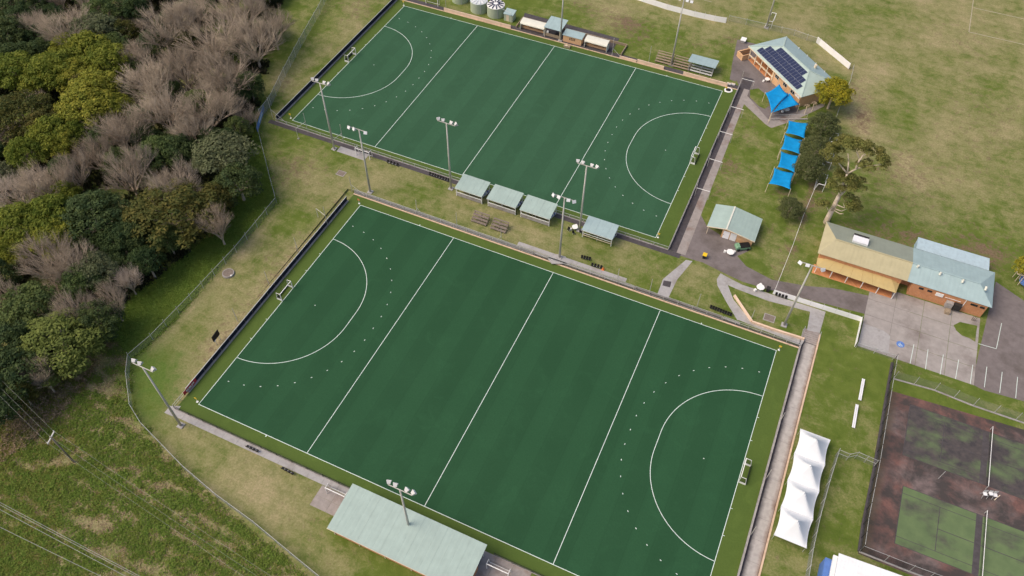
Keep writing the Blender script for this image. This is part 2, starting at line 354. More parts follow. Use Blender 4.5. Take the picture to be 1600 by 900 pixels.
fld = sst(60, 85, y - 40 + (x - 70) * 0) * sst(86, 92, x) ; fld = np.maximum(fld, sst(140, 150, y) * sst(56, 64, x)); fld = np.maximum(fld, sst(146, 152, y + .0 * x) * (x < 60))
zone[:, 0] += fld * .41
inw = inpoly(x, y, wood_w); zone[inw, 1] = .3; zone[inw, 0] = .2; zone[inw, 2] = .1
ins = inpoly(x, y, scrub_w); zone[ins, 0] = .4; zone[ins, 1] = .1
inv = inpoly(x, y, verge_w); zone[inv, 2] = .35
def blob(px, py, r, dry=0, dirt=0, lush=0, z=None, ex=(1, 1), ang=0):
    p = G(px, py, z); dx, dy = x - p[0], y - p[1]; ca, sa = math.cos(ang), math.sin(ang)
    q = np.hypot((dx * ca + dy * sa) / ex[0], (-dx * sa + dy * ca) / ex[1]) / r; k = np.exp(-q * q * 1.6)
    zone[:, 0] += k * dry; zone[:, 1] += k * dirt; zone[:, 2] += k * lush
for a in [(465, 265, 9, .35, .42), (540, 290, 7, .3), (590, 290, 8, .3), (500, 390, 8, .3), (390, 470, 11, .35, .1), (345, 560, 9, .3, .28), (330, 500, 8, .3), (300, 620, 8, .25, .1), (435, 400, 7, .2, .2),
          (640, 270, 8, .3), (760, 330, 12, .3), (870, 375, 9, .3), (830, 370, 10, .25), (1000, 400, 7, .3), (690, 310, 8, .3), (1200, 480, 6, .35), (1100, 430, 6, .2),
          (960, 30, 9, .2, .5), (985, 38, 4, 0, .5), (1000, 55, 7, .1, .4), (1090, 70, 6, .1, .35), (1145, 62, 4, 0, .5), (905, 10, 6, .1, .35), (560, 8, 10, .1, .35), (1140, 260, 4, 0, .75), (1125, 300, 3, 0, .55), (1165, 195, 5, .1, .3), (1175, 225, 4, .1, .25),
          (1420, 260, 14, .2, .18), (1390, 270, 9, .1, .22), (1500, 60, 18, .2, .2), (1540, 170, 14, 0, .2), (1345, 190, 5, .2, .35), (1335, 150, 6, .1, .25), (1360, 110, 8, .25, .12), (1380, 350, 10, -.1, .2), (1560, 395, 8, -.2, .35), (1520, 385, 7, -.2, .35), (1400, 300, 18, .1, .12), (1550, 230, 20, .1, .15),
          (1340, 20, 14, -.3), (1500, 120, 22, -.22), (1400, 200, 16, -.2), (1370, 270, 8, -.25), (1580, 270, 10, -.25), (1310, 240, 9, -.2), (1295, 300, 6, -.1, .3), (1265, 320, 3, 0, .5), (1212, 352, 3, 0, .35), (1220, 300, 3, 0, .5), (1205, 395, 7, .15),
          (1180, 70, 6, -.3), (1130, 90, 6, -.2), (1060, 50, 8, -.25), (830, 10, 10, -.2), (960, 75, 7, -.3), (1300, 560, 9, -.3), (1340, 590, 8, -.2), (1310, 640, 9, .1), (1330, 780, 8, .05), (1305, 860, 8, 0, .15), (1440, 600, 10, -.35), (1540, 630, 10, -.35),
          (430, 760, 8, .3), (500, 830, 8, .3, .1), (560, 850, 6, .1), (410, 740, 7, .3), (520, 800, 6, -.3), (560, 830, 5, -.3), (330, 720, 8, .1), (275, 680, 6, .1), (640, 880, 8, -.2),
          (530, 130, 12, .25), (520, 60, 12, .15), (480, 120, 10, .1), (560, 40, 8, .2), (445, 240, 7, -.1, .1), (480, 205, 8, -.35), (560, 210, 6, -.2), (470, 300, 9, .25), (640, 300, 6, -.25), (600, 330, 5, -.1, .0)]:
    blob(*a)
def track(pts, wdt, dry=0, dirt=0, lush=0):
    P_ = [G(*p) for p in pts]
    for a, b in zip(P_, P_[1:]):
        d = b - a; L2 = d[0] ** 2 + d[1] ** 2; t_ = np.clip(((x - a[0]) * d[0] + (y - a[1]) * d[1]) / L2, 0, 1); q = np.hypot(x - a[0] - t_ * d[0], y - a[1] - t_ * d[1]) / wdt; k = np.exp(-q * q)
        zone[:, 0] += k * dry; zone[:, 1] += k * dirt; zone[:, 2] += k * lush
track([(1300, 228), (1275, 290), (1254, 340), (1236, 390), (1212, 440)], 1.3, .1, .45); track([(545, 320), (440, 430), (350, 540), (290, 620)], 3.0, .3, .22); track([(433, 330), (380, 395), (300, 480), (240, 545)], 1.6, .35)
track([(660, 345), (760, 372), (900, 420)], 1.2, .1, .2); track([(1340, 130), (1350, 180), (1345, 240)], 2.2, .25, .3); track([(1300, 352), (1430, 372), (1560, 405)], 2.5, -.2, .35); track([(270, 690), (400, 780), (520, 860)], 4, .2); track([(445, 195), (450, 130), (560, 20)], 4, .15, .12)
for px, py in ((250, 560), (200, 545), (300, 470), (260, 600), (240, 650), (225, 590)): blob(px, py, 7, 0, -.3, .4)
for px, py in ((130, 600), (90, 640), (150, 660), (60, 700), (170, 720), (290, 800), (210, 780), (150, 800), (100, 870)): blob(px, py, 6, .4, .25)
at = me.attributes.new('zone', 'FLOAT_COLOR', 'POINT'); at.data.foreach_set('color', np.clip(zone, -1, 2).astype(np.float32).ravel())
me.polygons.foreach_set('use_smooth', [False] * len(me.polygons))
tag(link('ground', me, MT['ground']), 'rough winter grass ground around the pitches', kind='structure')
# ------------------------------------------------------------------ hockey pitches
L, W = 91.4, 55.0
def struct(name, m, mat, parent=None, label=None):
    o = m.build(name, mat, parent)
    if parent is None: tag(o, label, kind='structure')
    return o
def pitch(ox, oy, z, rot, xl, xr, yb, yt, label, turf='turf'):
    root = M().slab([(xl, yb), (xr, yb), (xr, yt), (xl, yt)], -.1, .02).build('hockey_pitch', MT['runoff'])
    root.location = (ox, oy, z); root.rotation_euler = (0, 0, rot); tag(root, label, kind='structure')
    M().slab([(0, 0), (L, 0), (L, W), (0, W)], .015, .026).build('playing_field', MT[turf], root)
    lw = .11; z1, z2 = .02, .031
    def ln(x0, x1, y0, y1): M().bx(x0, x1, y0, y1, z1, z2).build('line_marking', MT['line'], root)
    ln(-lw/2, L + lw/2, -lw/2, lw/2); ln(-lw/2, L + lw/2, W - lw/2, W + lw/2)
    ln(-lw/2, lw/2, lw/2, W - lw/2); ln(L - lw/2, L + lw/2, lw/2, W - lw/2)
    for xx in (22.9, 45.7, 68.5): ln(xx - lw/2, xx + lw/2, lw/2, W - lw/2)
    dash = M().bx(-.14, .14, -.065, .065, z1, z2).mesh('line_dash')
    for end in (0, 1):
        def ex(px, py): return (px, py) if end == 0 else (L - px, py)
        for rad, full in ((14.63, True), (19.63, False)):
            y0, y1 = W/2 - 1.83, W/2 + 1.83; pts = []
            for k in range(33): a = -math.pi/2 + k / 32 * math.pi/2; pts.append((rad * math.cos(a), y0 + rad * math.sin(a), a))
            for k in range(33): a = k / 32 * math.pi/2; pts.append((rad * math.cos(a), y1 + rad * math.sin(a), a))
            if full:
                m = M()
                for p, q in zip(pts, pts[1:]):
                    if math.hypot(p[0]-q[0], p[1]-q[1]) < 1e-4: continue
                    r = []
                    for (u, v, a), s in ((p, -1), (q, -1), (q, 1), (p, 1)): r.append((u + s * lw/2 * math.cos(a), v + s * lw/2 * math.sin(a)))
                    m.slab([ex(*t) for t in r], z1, z2)
                m.build('circle_line', MT['line'], root)
            else:
                s = [0.]
                for p, q in zip(pts, pts[1:]): s.append(s[-1] + math.hypot(p[0]-q[0], p[1]-q[1]))
                tot = s[-1]; n = 21
                for k in range(n):
                    t = (k + .6) / (n + .2) * tot; i = min(np.searchsorted(s, t), len(s) - 1); i = max(i, 1)
                    f = (t - s[i-1]) / max(s[i] - s[i-1], 1e-6); u = pts[i-1][0] + f * (pts[i][0] - pts[i-1][0]); v = pts[i-1][1] + f * (pts[i][1] - pts[i-1][1])
                    a = pts[i-1][2]; c = ex(u, v); o = link('line_dash', dash, MT['line'], root); o.location = (c[0], c[1], 0)
                    o.rotation_euler = (0, 0, (a + math.pi/2) * (1 if end == 0 else -1))
        c = ex(6.4, W/2); o = link('penalty_spot', dash, MT['line'], root); o.location = (c[0], c[1], 0); o.scale = (.7, 1.2, 1)
        for yy in (W/2 - 11.8, W/2 - 6.8, W/2 + 6.8, W/2 + 11.8):
            c = ex(-.2, yy); o = link('line_tick', dash, MT['line'], root); o.location = (c[0], c[1], 0); o.scale = (1.3, .7, 1)
    for xx in (5, 14.63, L - 14.63, L - 5):
        for yy in (-.2, W + .2):
            if xx in (14.63, L - 14.63): o = link('line_tick', dash, MT['line'], root); o.location = (xx, yy, 0); o.scale = (.7, 2.2, 1)
    return root
pitch(0, 0, 0, 0, -3.1, 95.1, -2.35, 57.2, 'dark green synthetic hockey pitch with white lines, the nearer of two')
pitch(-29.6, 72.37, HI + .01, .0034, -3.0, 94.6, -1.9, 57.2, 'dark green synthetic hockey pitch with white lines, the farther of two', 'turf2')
# ------------------------------------------------------------------ paving
def pave(name, pxs, mat, z, label=None, thick=.12):
    pts = [tuple(G(a, b, z)[:2]) for a, b in pxs]
    return tag(M().slab(pts, z - thick, z).build(name, MT[mat]), label, kind='structure')
def slabs(name, x0, x1, y0, y1, z, nx_, ny_, mat, gap=.03, jit=.004):
    root = bpy.data.objects.new(name, None); COL.objects.link(root); tag(root, kind='structure')
    me = None; dx, dy = (x1 - x0) / nx_, (y1 - y0) / ny_
    me = M().bx(gap/2, dx - gap/2, gap/2, dy - gap/2, -.1, 0).mesh('slab')
    for i in range(nx_):
        for j in range(ny_):
            o = link('slab', me, MT[mat], root); o.location = (x0 + i * dx, y0 + j * dy, z + random.uniform(0, jit))
    return root
tag(M().slab([(95.35, -40), (98.1, -40), (98.1, 59.3), (95.35, 59.3)], -.1, .012).build('path_bed', MT['asphalt_d']), kind='structure')
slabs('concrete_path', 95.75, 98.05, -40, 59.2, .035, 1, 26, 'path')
slabs('spectator_path', -3.7, 34.0, -3.75, -2.55, .03, 13, 1, 'concrete')
tag(M().slab([(-4.4, -3.9), (-2.6, -3.9), (-2.6, -1.6), (-4.4, -2.4)], -.1, .024).build('corner_pad', MT['concrete']), kind='structure')
slabs('gate_pad', 28.5, 34.5, -7.6, -3.8, .03, 2, 2, 'concrete_d')
slabs('apron', 57.0, 66.0, -9.5, -2.5, .03, 3, 2, 'concrete_d')
# between the pitches: strip path on the north side of the near pitch
tag(M().slab([(-3.3, 57.2), (95.3, 57.2), (95.3, 58.35), (-3.3, 58.35)], -.1, .022).build('drain_strip', MT['asphalt_d']), kind='structure')
slabs('footpath', 36.0, 60.0, 58.45, 59.5, HI + .02, 9, 1, 'concrete')
pave('light_pole_pad', [(855, 402), (870, 397), (884, 401), (890, 412), (862, 412)], 'concrete', HI + .03)
tag(M().slab([(-34.5, 69.2), (68, 69.2), (68, 70.45), (-34.5, 70.45)], .3, HI + .014).build('dugout_strip', MT['asphalt_d']), kind='structure')
tag(M().slab([(-33.5, 129.75), (66, 129.75), (66, 131.6), (-33.5, 131.6)], .3, HI + .014).build('far_strip', MT['asphalt_d']), kind='structure')
tag(M().slab([(65.1, 70.5), (68.9, 70.5), (67.6, 136), (65.1, 136)], .3, HI + .016).build('side_path', MT['asphalt_d']), kind='structure')  # dark strip beside the footpath stands in for the rail's shadow
tag(M().slab([(67.0, 70.5), (68.9, 70.5), (67.7, 131), (66.3, 131)], .3, HI + .024).build('side_footpath', MT['concrete_d']), kind='structure')
pave('service_road', [(1050, 395), (1064, 372), (1092, 330), (1105, 354), (1133, 372), (1158, 380), (1170, 392), (1152, 400), (1166, 416), (1206, 437), (1262, 447), (1300, 450), (1420, 475), (1420, 560), (1350, 490), (1200, 452), (1160, 440), (1126, 424), (1098, 410), (1080, 405)], 'asphalt', HI + .01)
pave('road', [(1545, 485), (1556, 440), (1600, 470), (1700, 540), (1700, 690), (1518, 600)], 'asphalt', HI + .008)
slabs('car_park', 105.2, 126.0, 62.2, 79.0, HI + .02, 4, 4, 'carpark', .06)
pave('grass_bed', [(1490, 508), (1500, 503), (1527, 509), (1525, 522), (1524, 534), (1514, 528), (1503, 524), (1494, 516)], 'ground', HI + .05)
pave('concrete_pad', [(1349, 505), (1380, 516), (1391, 525), (1388, 553), (1340, 540)], 'concrete', HI + .045)
pave('concrete_ramp', [(1072, 406), (1082, 408), (1058, 437), (1044, 466), (1027, 460), (1036, 436)], 'concrete', HI + .024)
pave('drain_grate', [(1037, 438), (1049, 440), (1047, 449), (1035, 446)], 'asphalt_d', HI + .035)
pave('forked_path', [(1126, 427), (1142, 436), (1160, 445), (1200, 458), (1290, 487), (1281, 520), (1261, 516), (1266, 487), (1200, 470), (1150, 451), (1137, 445), (1146, 468), (1172, 500), (1152, 500), (1134, 470), (1121, 446), (1120, 436)], 'concrete', HI + .026)
pave('side_ramp', [(1152, 499), (1172, 500), (1258, 530), (1252, 540)], 'concrete', HI + .03)
pave('club_terrace', [(1143, 104), (1152, 62), (1196, 72), (1240, 160), (1252, 176), (1236, 190), (1205, 198), (1196, 188), (1160, 150)], 'asphalt', HI + .01)
pave('club_path', [(1168, 150), (1200, 186), (1240, 176), (1290, 160), (1288, 166), (1242, 188), (1205, 200), (1196, 194), (1160, 160)], 'concrete_d', HI + .02)
pave('club_lawn', [(1172, 140), (1185, 138), (1200, 150), (1202, 165), (1195, 170), (1186, 166), (1172, 152)], 'ground', HI + .03)
pave('walkway', [(1140, 124), (1152, 62), (1160, 62), (1150, 128)], 'asphalt', HI + .006)
pave('dugout_pad', [(812, 42), (820, 20), (968, 60), (950, 92)], 'asphalt_d', HI + .02)
tag(M().slab([(-16, 69.3), (-8.5, 69.3), (-8.5, 67.4), (-16, 67.4)], .3, HI + .02).build('goal_pad', MT['concrete']), kind='structure').location = (2.0, 0, 0)
# manholes
for px, py, r, lab in ((533, 271, 1.0, 'square grey pit lid in the dry grass between the pitches'), (1202, 497, 1.1, 'grey pit lid in the lawn beside the forked path')):
    p = G(px, py); t = E('pit_lid', lab, 'pit lid', tuple(p)); M().bx(-r, r, -r*.8, r*.8, -.1, .05).build('frame', MT['kerb'], t); M().bx(-r*.85, r*.85, -r*.65, r*.65, 0, .07).build('cover', MT['timber_g'], t)
p = G(357, 428); t = E('concrete_pit', 'round concrete pit ring in grass by the wood edge', 'pit', tuple(p))
M().tube((0, 0, -.1), (0, 0, .35), 1.25, 1.2, 20).build('ring', MT['kerb'], t); M().tube((0, 0, .3), (0, 0, .38), 1.0, 1.0, 20).build('lid', MT['timber_g'], t); M().bx(.9, 1.2, -.5, -.2, .3, .5).build('bracket', MT['white'], t)
# parking lines
pk = E('parking_lines', None, None); del pk
for px0, py0, px1, py1 in [(1428, 538, 1422, 568), (1450, 546, 1446, 577), (1474, 554, 1469, 585), (1498, 562, 1493, 592), (1520, 570, 1516, 600), (1542, 573, 1538, 605), (1566, 581, 1562, 614), (1590, 589, 1587, 622), (1565, 505, 1557, 544), (1557, 545, 1529, 537)]:
    a, b = G(px0, py0, HI + .03), G(px1, py1, HI + .03); M_ = M().beam(a, b, .1, .02); tag(M_.build('parking_line', MT['line']), kind='structure')
p = G(1407, 538, HI + .03)
t = M().tube((p[0], p[1], HI + .02), (p[0], p[1], HI + .034), .75, .75, 20).build('accessible_bay_mark', MT['blue']); tag(t, kind='structure')
for a, b in (((-.1, .35), (-.1, -.05)), ((-.1, -.05), (.25, -.05)), ((.25, -.05), (.35, -.4)), ((-.3, 0), (-.25, -.35)), ((-.25, -.35), (.1, -.4))):
    M().beam((p[0] + a[0], p[1] + a[1], HI + .036), (p[0] + b[0], p[1] + b[1], HI + .036), .1, .008).build('symbol', MT['line'], t)
# ------------------------------------------------------------------ fences
def fence(name, label, pts, h, post_gap, post_h=None, mesh='chain', rails=(1.0,), postr=.045, rail_m='galv', post_m='galv', z=None, group=None, kerb=None, raillift=0):
    P = [G(*p, z) if len(p) == 2 and not isinstance(p[0], np.floating) else np.array(p, float) for p in pts]
    root = E(name, label, 'fence', tuple(P[0]), 0, group); o0 = P[0]
    post_h = post_h or h; pm_ = M().tube((0, 0, -.15), (0, 0, post_h), postr, postr, 6).mesh('post'); mm = M(); rm = [M() for _ in rails]; km = M(); last = None
    for a, b in zip(P, P[1:]):
        d = b - a; ln = np.hypot(d[0], d[1]); n = max(1, round(ln / post_gap))
        for k in range(n + (1 if b is P[-1] else 0)):
            q = a + d * k / n - o0; o = link('post', pm_, MT[post_m], root); o.location = tuple(q)
        a_, b_ = a - o0, b - o0
        if mesh: mm.face([a_ + [0, 0, .05], b_ + [0, 0, .05], b_ + [0, 0, h], a_ + [0, 0, h]])
        for r_, f in zip(rm, rails): r_.tube(a_ + [0, 0, h * f], b_ + [0, 0, h * f], .035, .035, 6)
        if kerb: km.beam(a_ + [0, 0, kerb[1]/2 - .05], b_ + [0, 0, kerb[1]/2 - .05], kerb[0], kerb[1] + .1)
    if mesh: mm.build('mesh_panel', MT[mesh], root)
    for r_ in rm: r_.build('rail', MT[rail_m], root)
    if kerb: km.build('kerb', MT[kerb[2]], root)
    return root
def kickboard(name, label, a, b, h, n, mat='navy', rail='galv', kerbm='kerb', kw=.35, kh=.2, special=None):
    a = np.array(a, float); b = np.array(b, float); d = (b - a) / n; ln = np.hypot(*(b - a)[:2]); rz = math.atan2(d[1], d[0]); s = ln / n
    root = E(name, label, 'fence', tuple(a), rz)
    pan = M().bx(.03, s - .03, -.02, .02, .18, h - .04).mesh('panel'); po = M().tube((0, 0, -.1), (0, 0, h + .03), .045, .045, 6).mesh('post')
    for k in range(n):
        o = link('panel', pan, None, root); o.location = (k * s, 0, 0)
        if not pan.materials: pan.materials.append(MT[mat])
        o = link('post', po, MT['galv'], root); o.location = (k * s, -.06, 0)
    o = link('post', po, MT['galv'], root); o.location = (ln, -.06, 0)
    M().bx(0, ln, -.12, .0, h - .03, h + .07).build('rail', MT[rail], root)
    M().bx(0, ln, .02, kw, -.1, kh).build('kerb', MT[kerbm], root)
    return root
# near pitch, west end (navy boards); local +y is to the left of a->b
kickboard('kickboard_fence', 'long navy board fence along the west end of the near pitch', (-3.35, 55.0, 0), (-3.35, 1.2, 0), 1.25, 22)
o = E('banner', 'small red banner on the board fence at the near pitch corner', 'banner', (-3.28, 2.0, 0), math.pi / 2)
M().bx(-1.7, 1.7, -.02, .0, .25, 1.2).build('cloth', MT['red'], o)
mm = M()
for k, wd in enumerate((.3, .25, .35, .2, .3, .3)): mm.bx(-1.05 + k * .37, -1.05 + k * .37 + wd, -.035, -.025, .6, .95)
mm.bx(-.9, .6, -.035, -.025, .4, .5); mm.build('lettering', MT['line'], o)
fence('pitch_rail', 'bare rail fence at the south west corner of the near pitch', [(-3.35, 1.0, 0), (-3.35, -2.45, 0)], 1.15, 1.7, mesh=None, rails=(1, .5))
fence('pitch_rail', 'low steel rail along the south side path of the near pitch', [(-3.2, -2.5, 0), (34.0, -2.5, 0)], 1.0, 3.1, mesh='chain_b', rails=(1, .12), kerb=(.18, .14, 'kerb'), post_m='black', rail_m='black')
fence('pitch_rail', 'dark low rail south of the near pitch, east of the grandstand', [(59.5, -2.5, 0), (95.1, -2.5, 0)], 1.0, 3.1, mesh='chain_b', rails=(1, .12), kerb=(.18, .14, 'kerb'), post_m='black', rail_m='black')
fence('pitch_rail', 'grey mesh rail with sandstone kerb along the north side of the near pitch', [(-3.2, 57.75, 0), (40, 57.75, 0)], 1.15, 3.1, mesh='chain_d', rails=(1, .1), kerb=None)
fence('pitch_rail', 'dark mesh rail above the near pitch north side, its middle run', [(40.3, 57.75, 0), (62, 57.75, 0)], 1.15, 3.1, mesh='chain', rails=(1, .5))
fence('pitch_rail', 'dark mesh rail above the near pitch by the concrete ramp', [(62.3, 57.75, 0), (80, 57.75, 0)], 1.15, 3.0, mesh='chain_b', rails=(1, .1))
fence('pitch_rail', 'grey hand rail by the forked path at the near pitch corner', [(80.3, 57.75, 0), (95.2, 57.75, 0)], 1.15, 2.5, mesh='chain', rails=(1, .5))
tag(M().bx(-3.2, 95.2, 57.22, 57.5, -.1, .14).build('kerb_edge', MT['kerb_warm']), kind='structure')
tag(M().bx(95.12, 95.4, -40, 57.6, -.1, .6).build('side_wall', MT['kerb']), 'low grey wall along the east side of the near pitch', 'wall')
tag(M().bx(98.1, 98.35, -40, 61.8, -.1, .55).build('retaining_wall', MT['kerb_warm']), 'thin sandstone retaining edge along the east footpath', 'wall')
tag(M().bx(-3.2, 83.6, 57.9, 58.2, -.1, HI + .03).build('retaining_kerb', MT['kerb']), 'low grey retaining kerb behind the near pitch rail', 'kerb')
cw = E('garden_wall', 'low cream sandstone wall edging the lawn above the near pitch', 'wall')
for (a, b) in (((1147, 463), (1174, 503)), ((1174, 504), (1208, 516)), ((1208, 516), (1256, 531))):
    A, B = G(*a, HI), G(*b, HI); M().beam(A + [0, 0, .15], B + [0, 0, .15], .35, .75).build('block', MT['wall_cream'], cw)
tag(M().bx(94.98, 95.12, 57.95, 61.9, -.1, HI + .03).build('step_cheek', MT['kerb']), kind='structure')
# stairs
st = E('stairs', 'short flight of concrete steps down to the east footpath', 'stairs', (95.4, 59.3, 0))
for k in range(6): M().bx(-.2, 2.75, k * .42, 2.9, -.05, .03 + (k + 1) * .068).build('step', MT['concrete_d'], st)
for xx in (-.25, 2.8): M().tube((xx, 0, .0), (xx, 0, 1.0), .03).tube((xx, 0, 1.0), (xx, 2.6, 1.35), .03).tube((xx, 2.6, .4), (xx, 2.6, 1.35), .03).build('handrail', MT['galv'], st)
# far pitch fences
kickboard('kickboard_fence', 'long navy board fence along the west end of the far pitch', (-33.3, 131.5, HI), (-33.0, 70.9, HI), 1.3, 24)
fence('pitch_rail', 'grey low rail along the south side of the far pitch', [(-33.0, 70.45, HI), (65.2, 70.45, HI)], .95, 3.2, mesh='chain', rails=(1, .1), kerb=(.2, .16, 'kerb'))
fence('pitch_rail', 'grey rail with dark netting along the east end of the far pitch', [(65.25, 70.6, HI), (65.0, 131, HI)], 1.25, 3.0, mesh='chain_b', rails=(1, .1), kerb=(.2, .5, 'kerb'))
tag(M().bx(-33, 64.9, 129.62, 129.85, .3, HI + .16).build('kerb_edge', MT['kerb_warm']), kind='structure')
# cream walls beyond the far pitch
for x0, x1, lab in ((-18.6, 1.9, 'long cream block wall beside the water tanks'), (38.2, 45.4, 'short cream block wall in front of the timber bleachers'), (50.6, 62.2, 'cream block wall below the roofed stand at the far corner'), (33.3, 38.0, 'low cream wall stub with dark slot by the crossed poles')):
    t = E('block_wall', lab, 'wall', (x0, 129.95, HI)); n = max(2, round((x1 - x0) / 2.4)); s = (x1 - x0) / n
    for k in range(n): M().bx(k * s + .012, (k + 1) * s - .012, 0, .22, -.1, .95 if x0 != 33.3 else .6).build('block_panel', MT['wall_cream'], t)
# arches over the east path of far pitch
for i, (px0, py0, px1, py1) in enumerate([(1150, 122, 1175, 140), (1149, 166, 1158, 184), (1134, 205, 1141, 223), (1116, 245, 1125, 266), (1097, 290, 1106, 312)]):
    b = G(px1, py1, HI); wx = 3.0 if i else 3.2
    t = E('netting_frame', 'white pipe frame over the east path, %s from the club house' % ['nearest', 'second', 'third', 'fourth', 'farthest'][i], 'frame', (b[0] - wx, b[1], HI), 0, 'pipe frames over the east path')
    M().tube((0, 0, 0), (0, 0, 2.6 if i else 3.0), .05).build('post', MT['polesteel'], t); M().tube((wx, 0, 0), (wx, 0, 2.4), .05).build('post', MT['polesteel'], t)
    M().tube((0, 0, 2.4), (wx, 0, 2.4), .06).build('crossbar', MT['white'], t); M().tube((0, 0, 2.4), (0, 0, 4.6), .05).build('mast', MT['polesteel'], t)
# net posts along near pitch
def net_post(px, py, h, lab, brace=0, frame=None, z=None):
    p = G(px, py, z); t = E('net_post', lab, 'post', tuple(p)); M().tube((0, 0, -.2), (0, 0, h), .06, .05).build('pole', MT['polesteel'], t)
    if brace: M().tube((0, 0, h * .45), (brace, 0, 0), .045).build('brace', MT['polesteel'], t)
    if frame: M().tube((0, 0, 3.0), (frame[0], frame[1], 3.0), .055).build('crossbar', MT['polesteel'], t); M().tube((frame[0], frame[1], 0), (frame[0], frame[1], 3.0), .06).build('leg', MT['polesteel'], t); M().bx(frame[0]-.2, frame[0]+.2, frame[1]-.2, frame[1]+.2, -.05, .12).build('foot', MT['concrete'], t)
for a in [(550, 298, 4.2, 'braced white net post at the north west corner of the near pitch', 3.2), (652, 334, 4.2, 'slim white post with brace above the near pitch, west of the timber bleachers', 1.6), (714, 354, 4.2, 'slim white post just west of the small timber bleachers'), (783, 378, 4.2, 'slim white post at the east end of the small timber bleachers', -.9),
          (964, 440, 4.0, 'slim white post west of the concrete ramp with a brace', 1.2), (1015, 456, 4.0, 'slim white post immediately beside the concrete ramp'), (1089, 479, 4.0, 'slim white post between the concrete ramp and black seats'), (1173, 500, 3.2, 'slim white post at the foot of the forked path wall'),
          (466, 394, 4.4, 'slim white post behind the navy boards north of the goal', -.6), (421, 446, 4.4, 'slim white post behind the near goal on the navy boards'), (372, 503, 4.2, 'slim white post behind the navy boards beside the scoreboard'), (1187, 545, 0.1, '')]:
    if a[3]: net_post(*a)
net_post(512, 352, 5.6, 'white post with side frame behind the navy boards', 0, (-2.9, .9)); net_post(481, 206, 5.6, 'white post with side frame at the far pitch corner, western one', 0, (-.6, -3.0)); net_post(537, 224, 5.6, 'white post with side frame beside the far pitch spare goal', 0, (-.6, -3.0)); net_post(427, 186, 6.5, 'tall braced post at the west corner of the far pitch', 4.0)
for i, (px, py) in enumerate([(1218, 660), (1197, 748), (1173, 836)]): net_post(px, py, 3.4, 'thin grey post standing on the east footpath, %s' % ['near the top of the marquee', 'level with the goal', 'nearest the bottom of the photo'][i], z=.03)
for px, py, h, br, lab in ((956, 88, 5.5, 3.0, 'crossed poles at the east end of the team shelters'), (1013, 101, 5.5, 0, 'slim twin pole west of the timber bleachers'), (697, 14, 4.5, 0, 'slim pole at the west end of the cream wall')): net_post(px, py, h, lab, br)
# boundary chain-link fences
fence('chain_link_fence', 'chain link boundary fence curving along the scrub slope', [(205, 562), (202, 590), (208, 640), (225, 668), (290, 735), (340, 778), (400, 822), (455, 868), (500, 905), (560, 960)], 1.9, 3.0, 2.2, 'chain_d')
fence('chain_link_fence', 'thin chain link fence between the wood and the dry lawn', [(205, 562), (240, 532), (300, 470), (370, 395), (433, 318)], 1.8, 3.6, 2.4, 'chain')
fence('chain_link_fence', 'chain link fence running from the wood corner to the blue banner', [(433, 318), (424, 285), (404, 205), (402, 192)], 1.8, 4.0, 2.2, 'chain')
fence('chain_link_fence', 'tall chain link fence climbing to the top edge beside the wood', [(408, 185), (424, 165), (446, 120), (470, 75), (500, 22), (520, -20), (545, -70)], 2.6, 4.0, 3.0, 'chain_d')
a, b = G(402, 208), G(413, 172); t = E('banner', 'pale blue banner hung on the fence by the wood', 'banner', tuple(a), math.atan2(b[1]-a[1], b[0]-a[0])); ln = float(np.hypot(b[0]-a[0], b[1]-a[1]))
M().bx(0, ln, -.16, -.12, .3, 1.7).build('cloth', MT['banner'], t); M().bx(ln*.3, ln*.75, -.18, -.165, .8, 1.2).build('lettering', MT['line'], t)
fence('chain_link_fence', 'steel fence between the marquee and the tennis courts', [(1305, 712), (1290, 760), (1275, 815), (1264, 865), (1255, 920)], 2.4, 3.0, 2.7, 'chain_d')
fence('chain_link_fence', 'chain link gate fence between marquee corner and tennis courts', [(1305, 712), (1322, 719), (1335, 716), (1365, 729)], 2.2, 1.8, 2.4, 'chain', rails=(1, .5))
fence('chain_link_fence', 'tall black mesh fence along the west side of the tennis courts', [(1394, 567), (1388, 600), (1366, 730), (1348, 820), (1342, 862)], 2.8, 3.0, 3.0, 'chain_b', rails=(1, .05), kerb=(.5, .2, 'asphalt_d'), post_m='black')
fence('chain_link_fence', 'low mesh fence from the white wall corner to the tennis courts', [(1337, 543), (1365, 552), (1394, 562)], 1.5, 2.4, 1.7, 'chain')
fence('chain_link_fence', 'black mesh fence along the grass strip above the tennis courts', [(1396, 592), (1460, 610), (1520, 634), (1620, 668)], 2.4, 4.2, 2.6, 'chain', rails=(.02,), kerb=(.3, .12, 'kerb'))
fence('chain_link_fence', 'mesh fence on the bottom edge of the tennis courts', [(1342, 862), (1420, 893), (1480, 915)], 2.4, 3.5, 2.6, 'chain_b', rails=(1, .05), kerb=(.3, .12, 'kerb'))
fence('chain_link_fence', 'wire fence beside the sports field by the far white hoarding', [(1138, 33), (1165, 39), (1200, 47), (1240, 56), (1280, 70)], 1.7, 4.5, 2.0, 'chain', rails=(1,))
fence('field_rail', 'white rail fence down the edge of the sports field', [(1300, 228), (1275, 290), (1254, 340), (1236, 390), (1210, 455)], 1.0, 6.0, 1.1, None, rails=(1,), post_m='white', rail_m='white')
fence('field_rail', 'grey rail fence behind the golden tree at the field', [(1332, 108), (1327, 130), (1309, 175), (1304, 190)], 1.3, 3.0, 1.4, 'chain', rails=(1,))
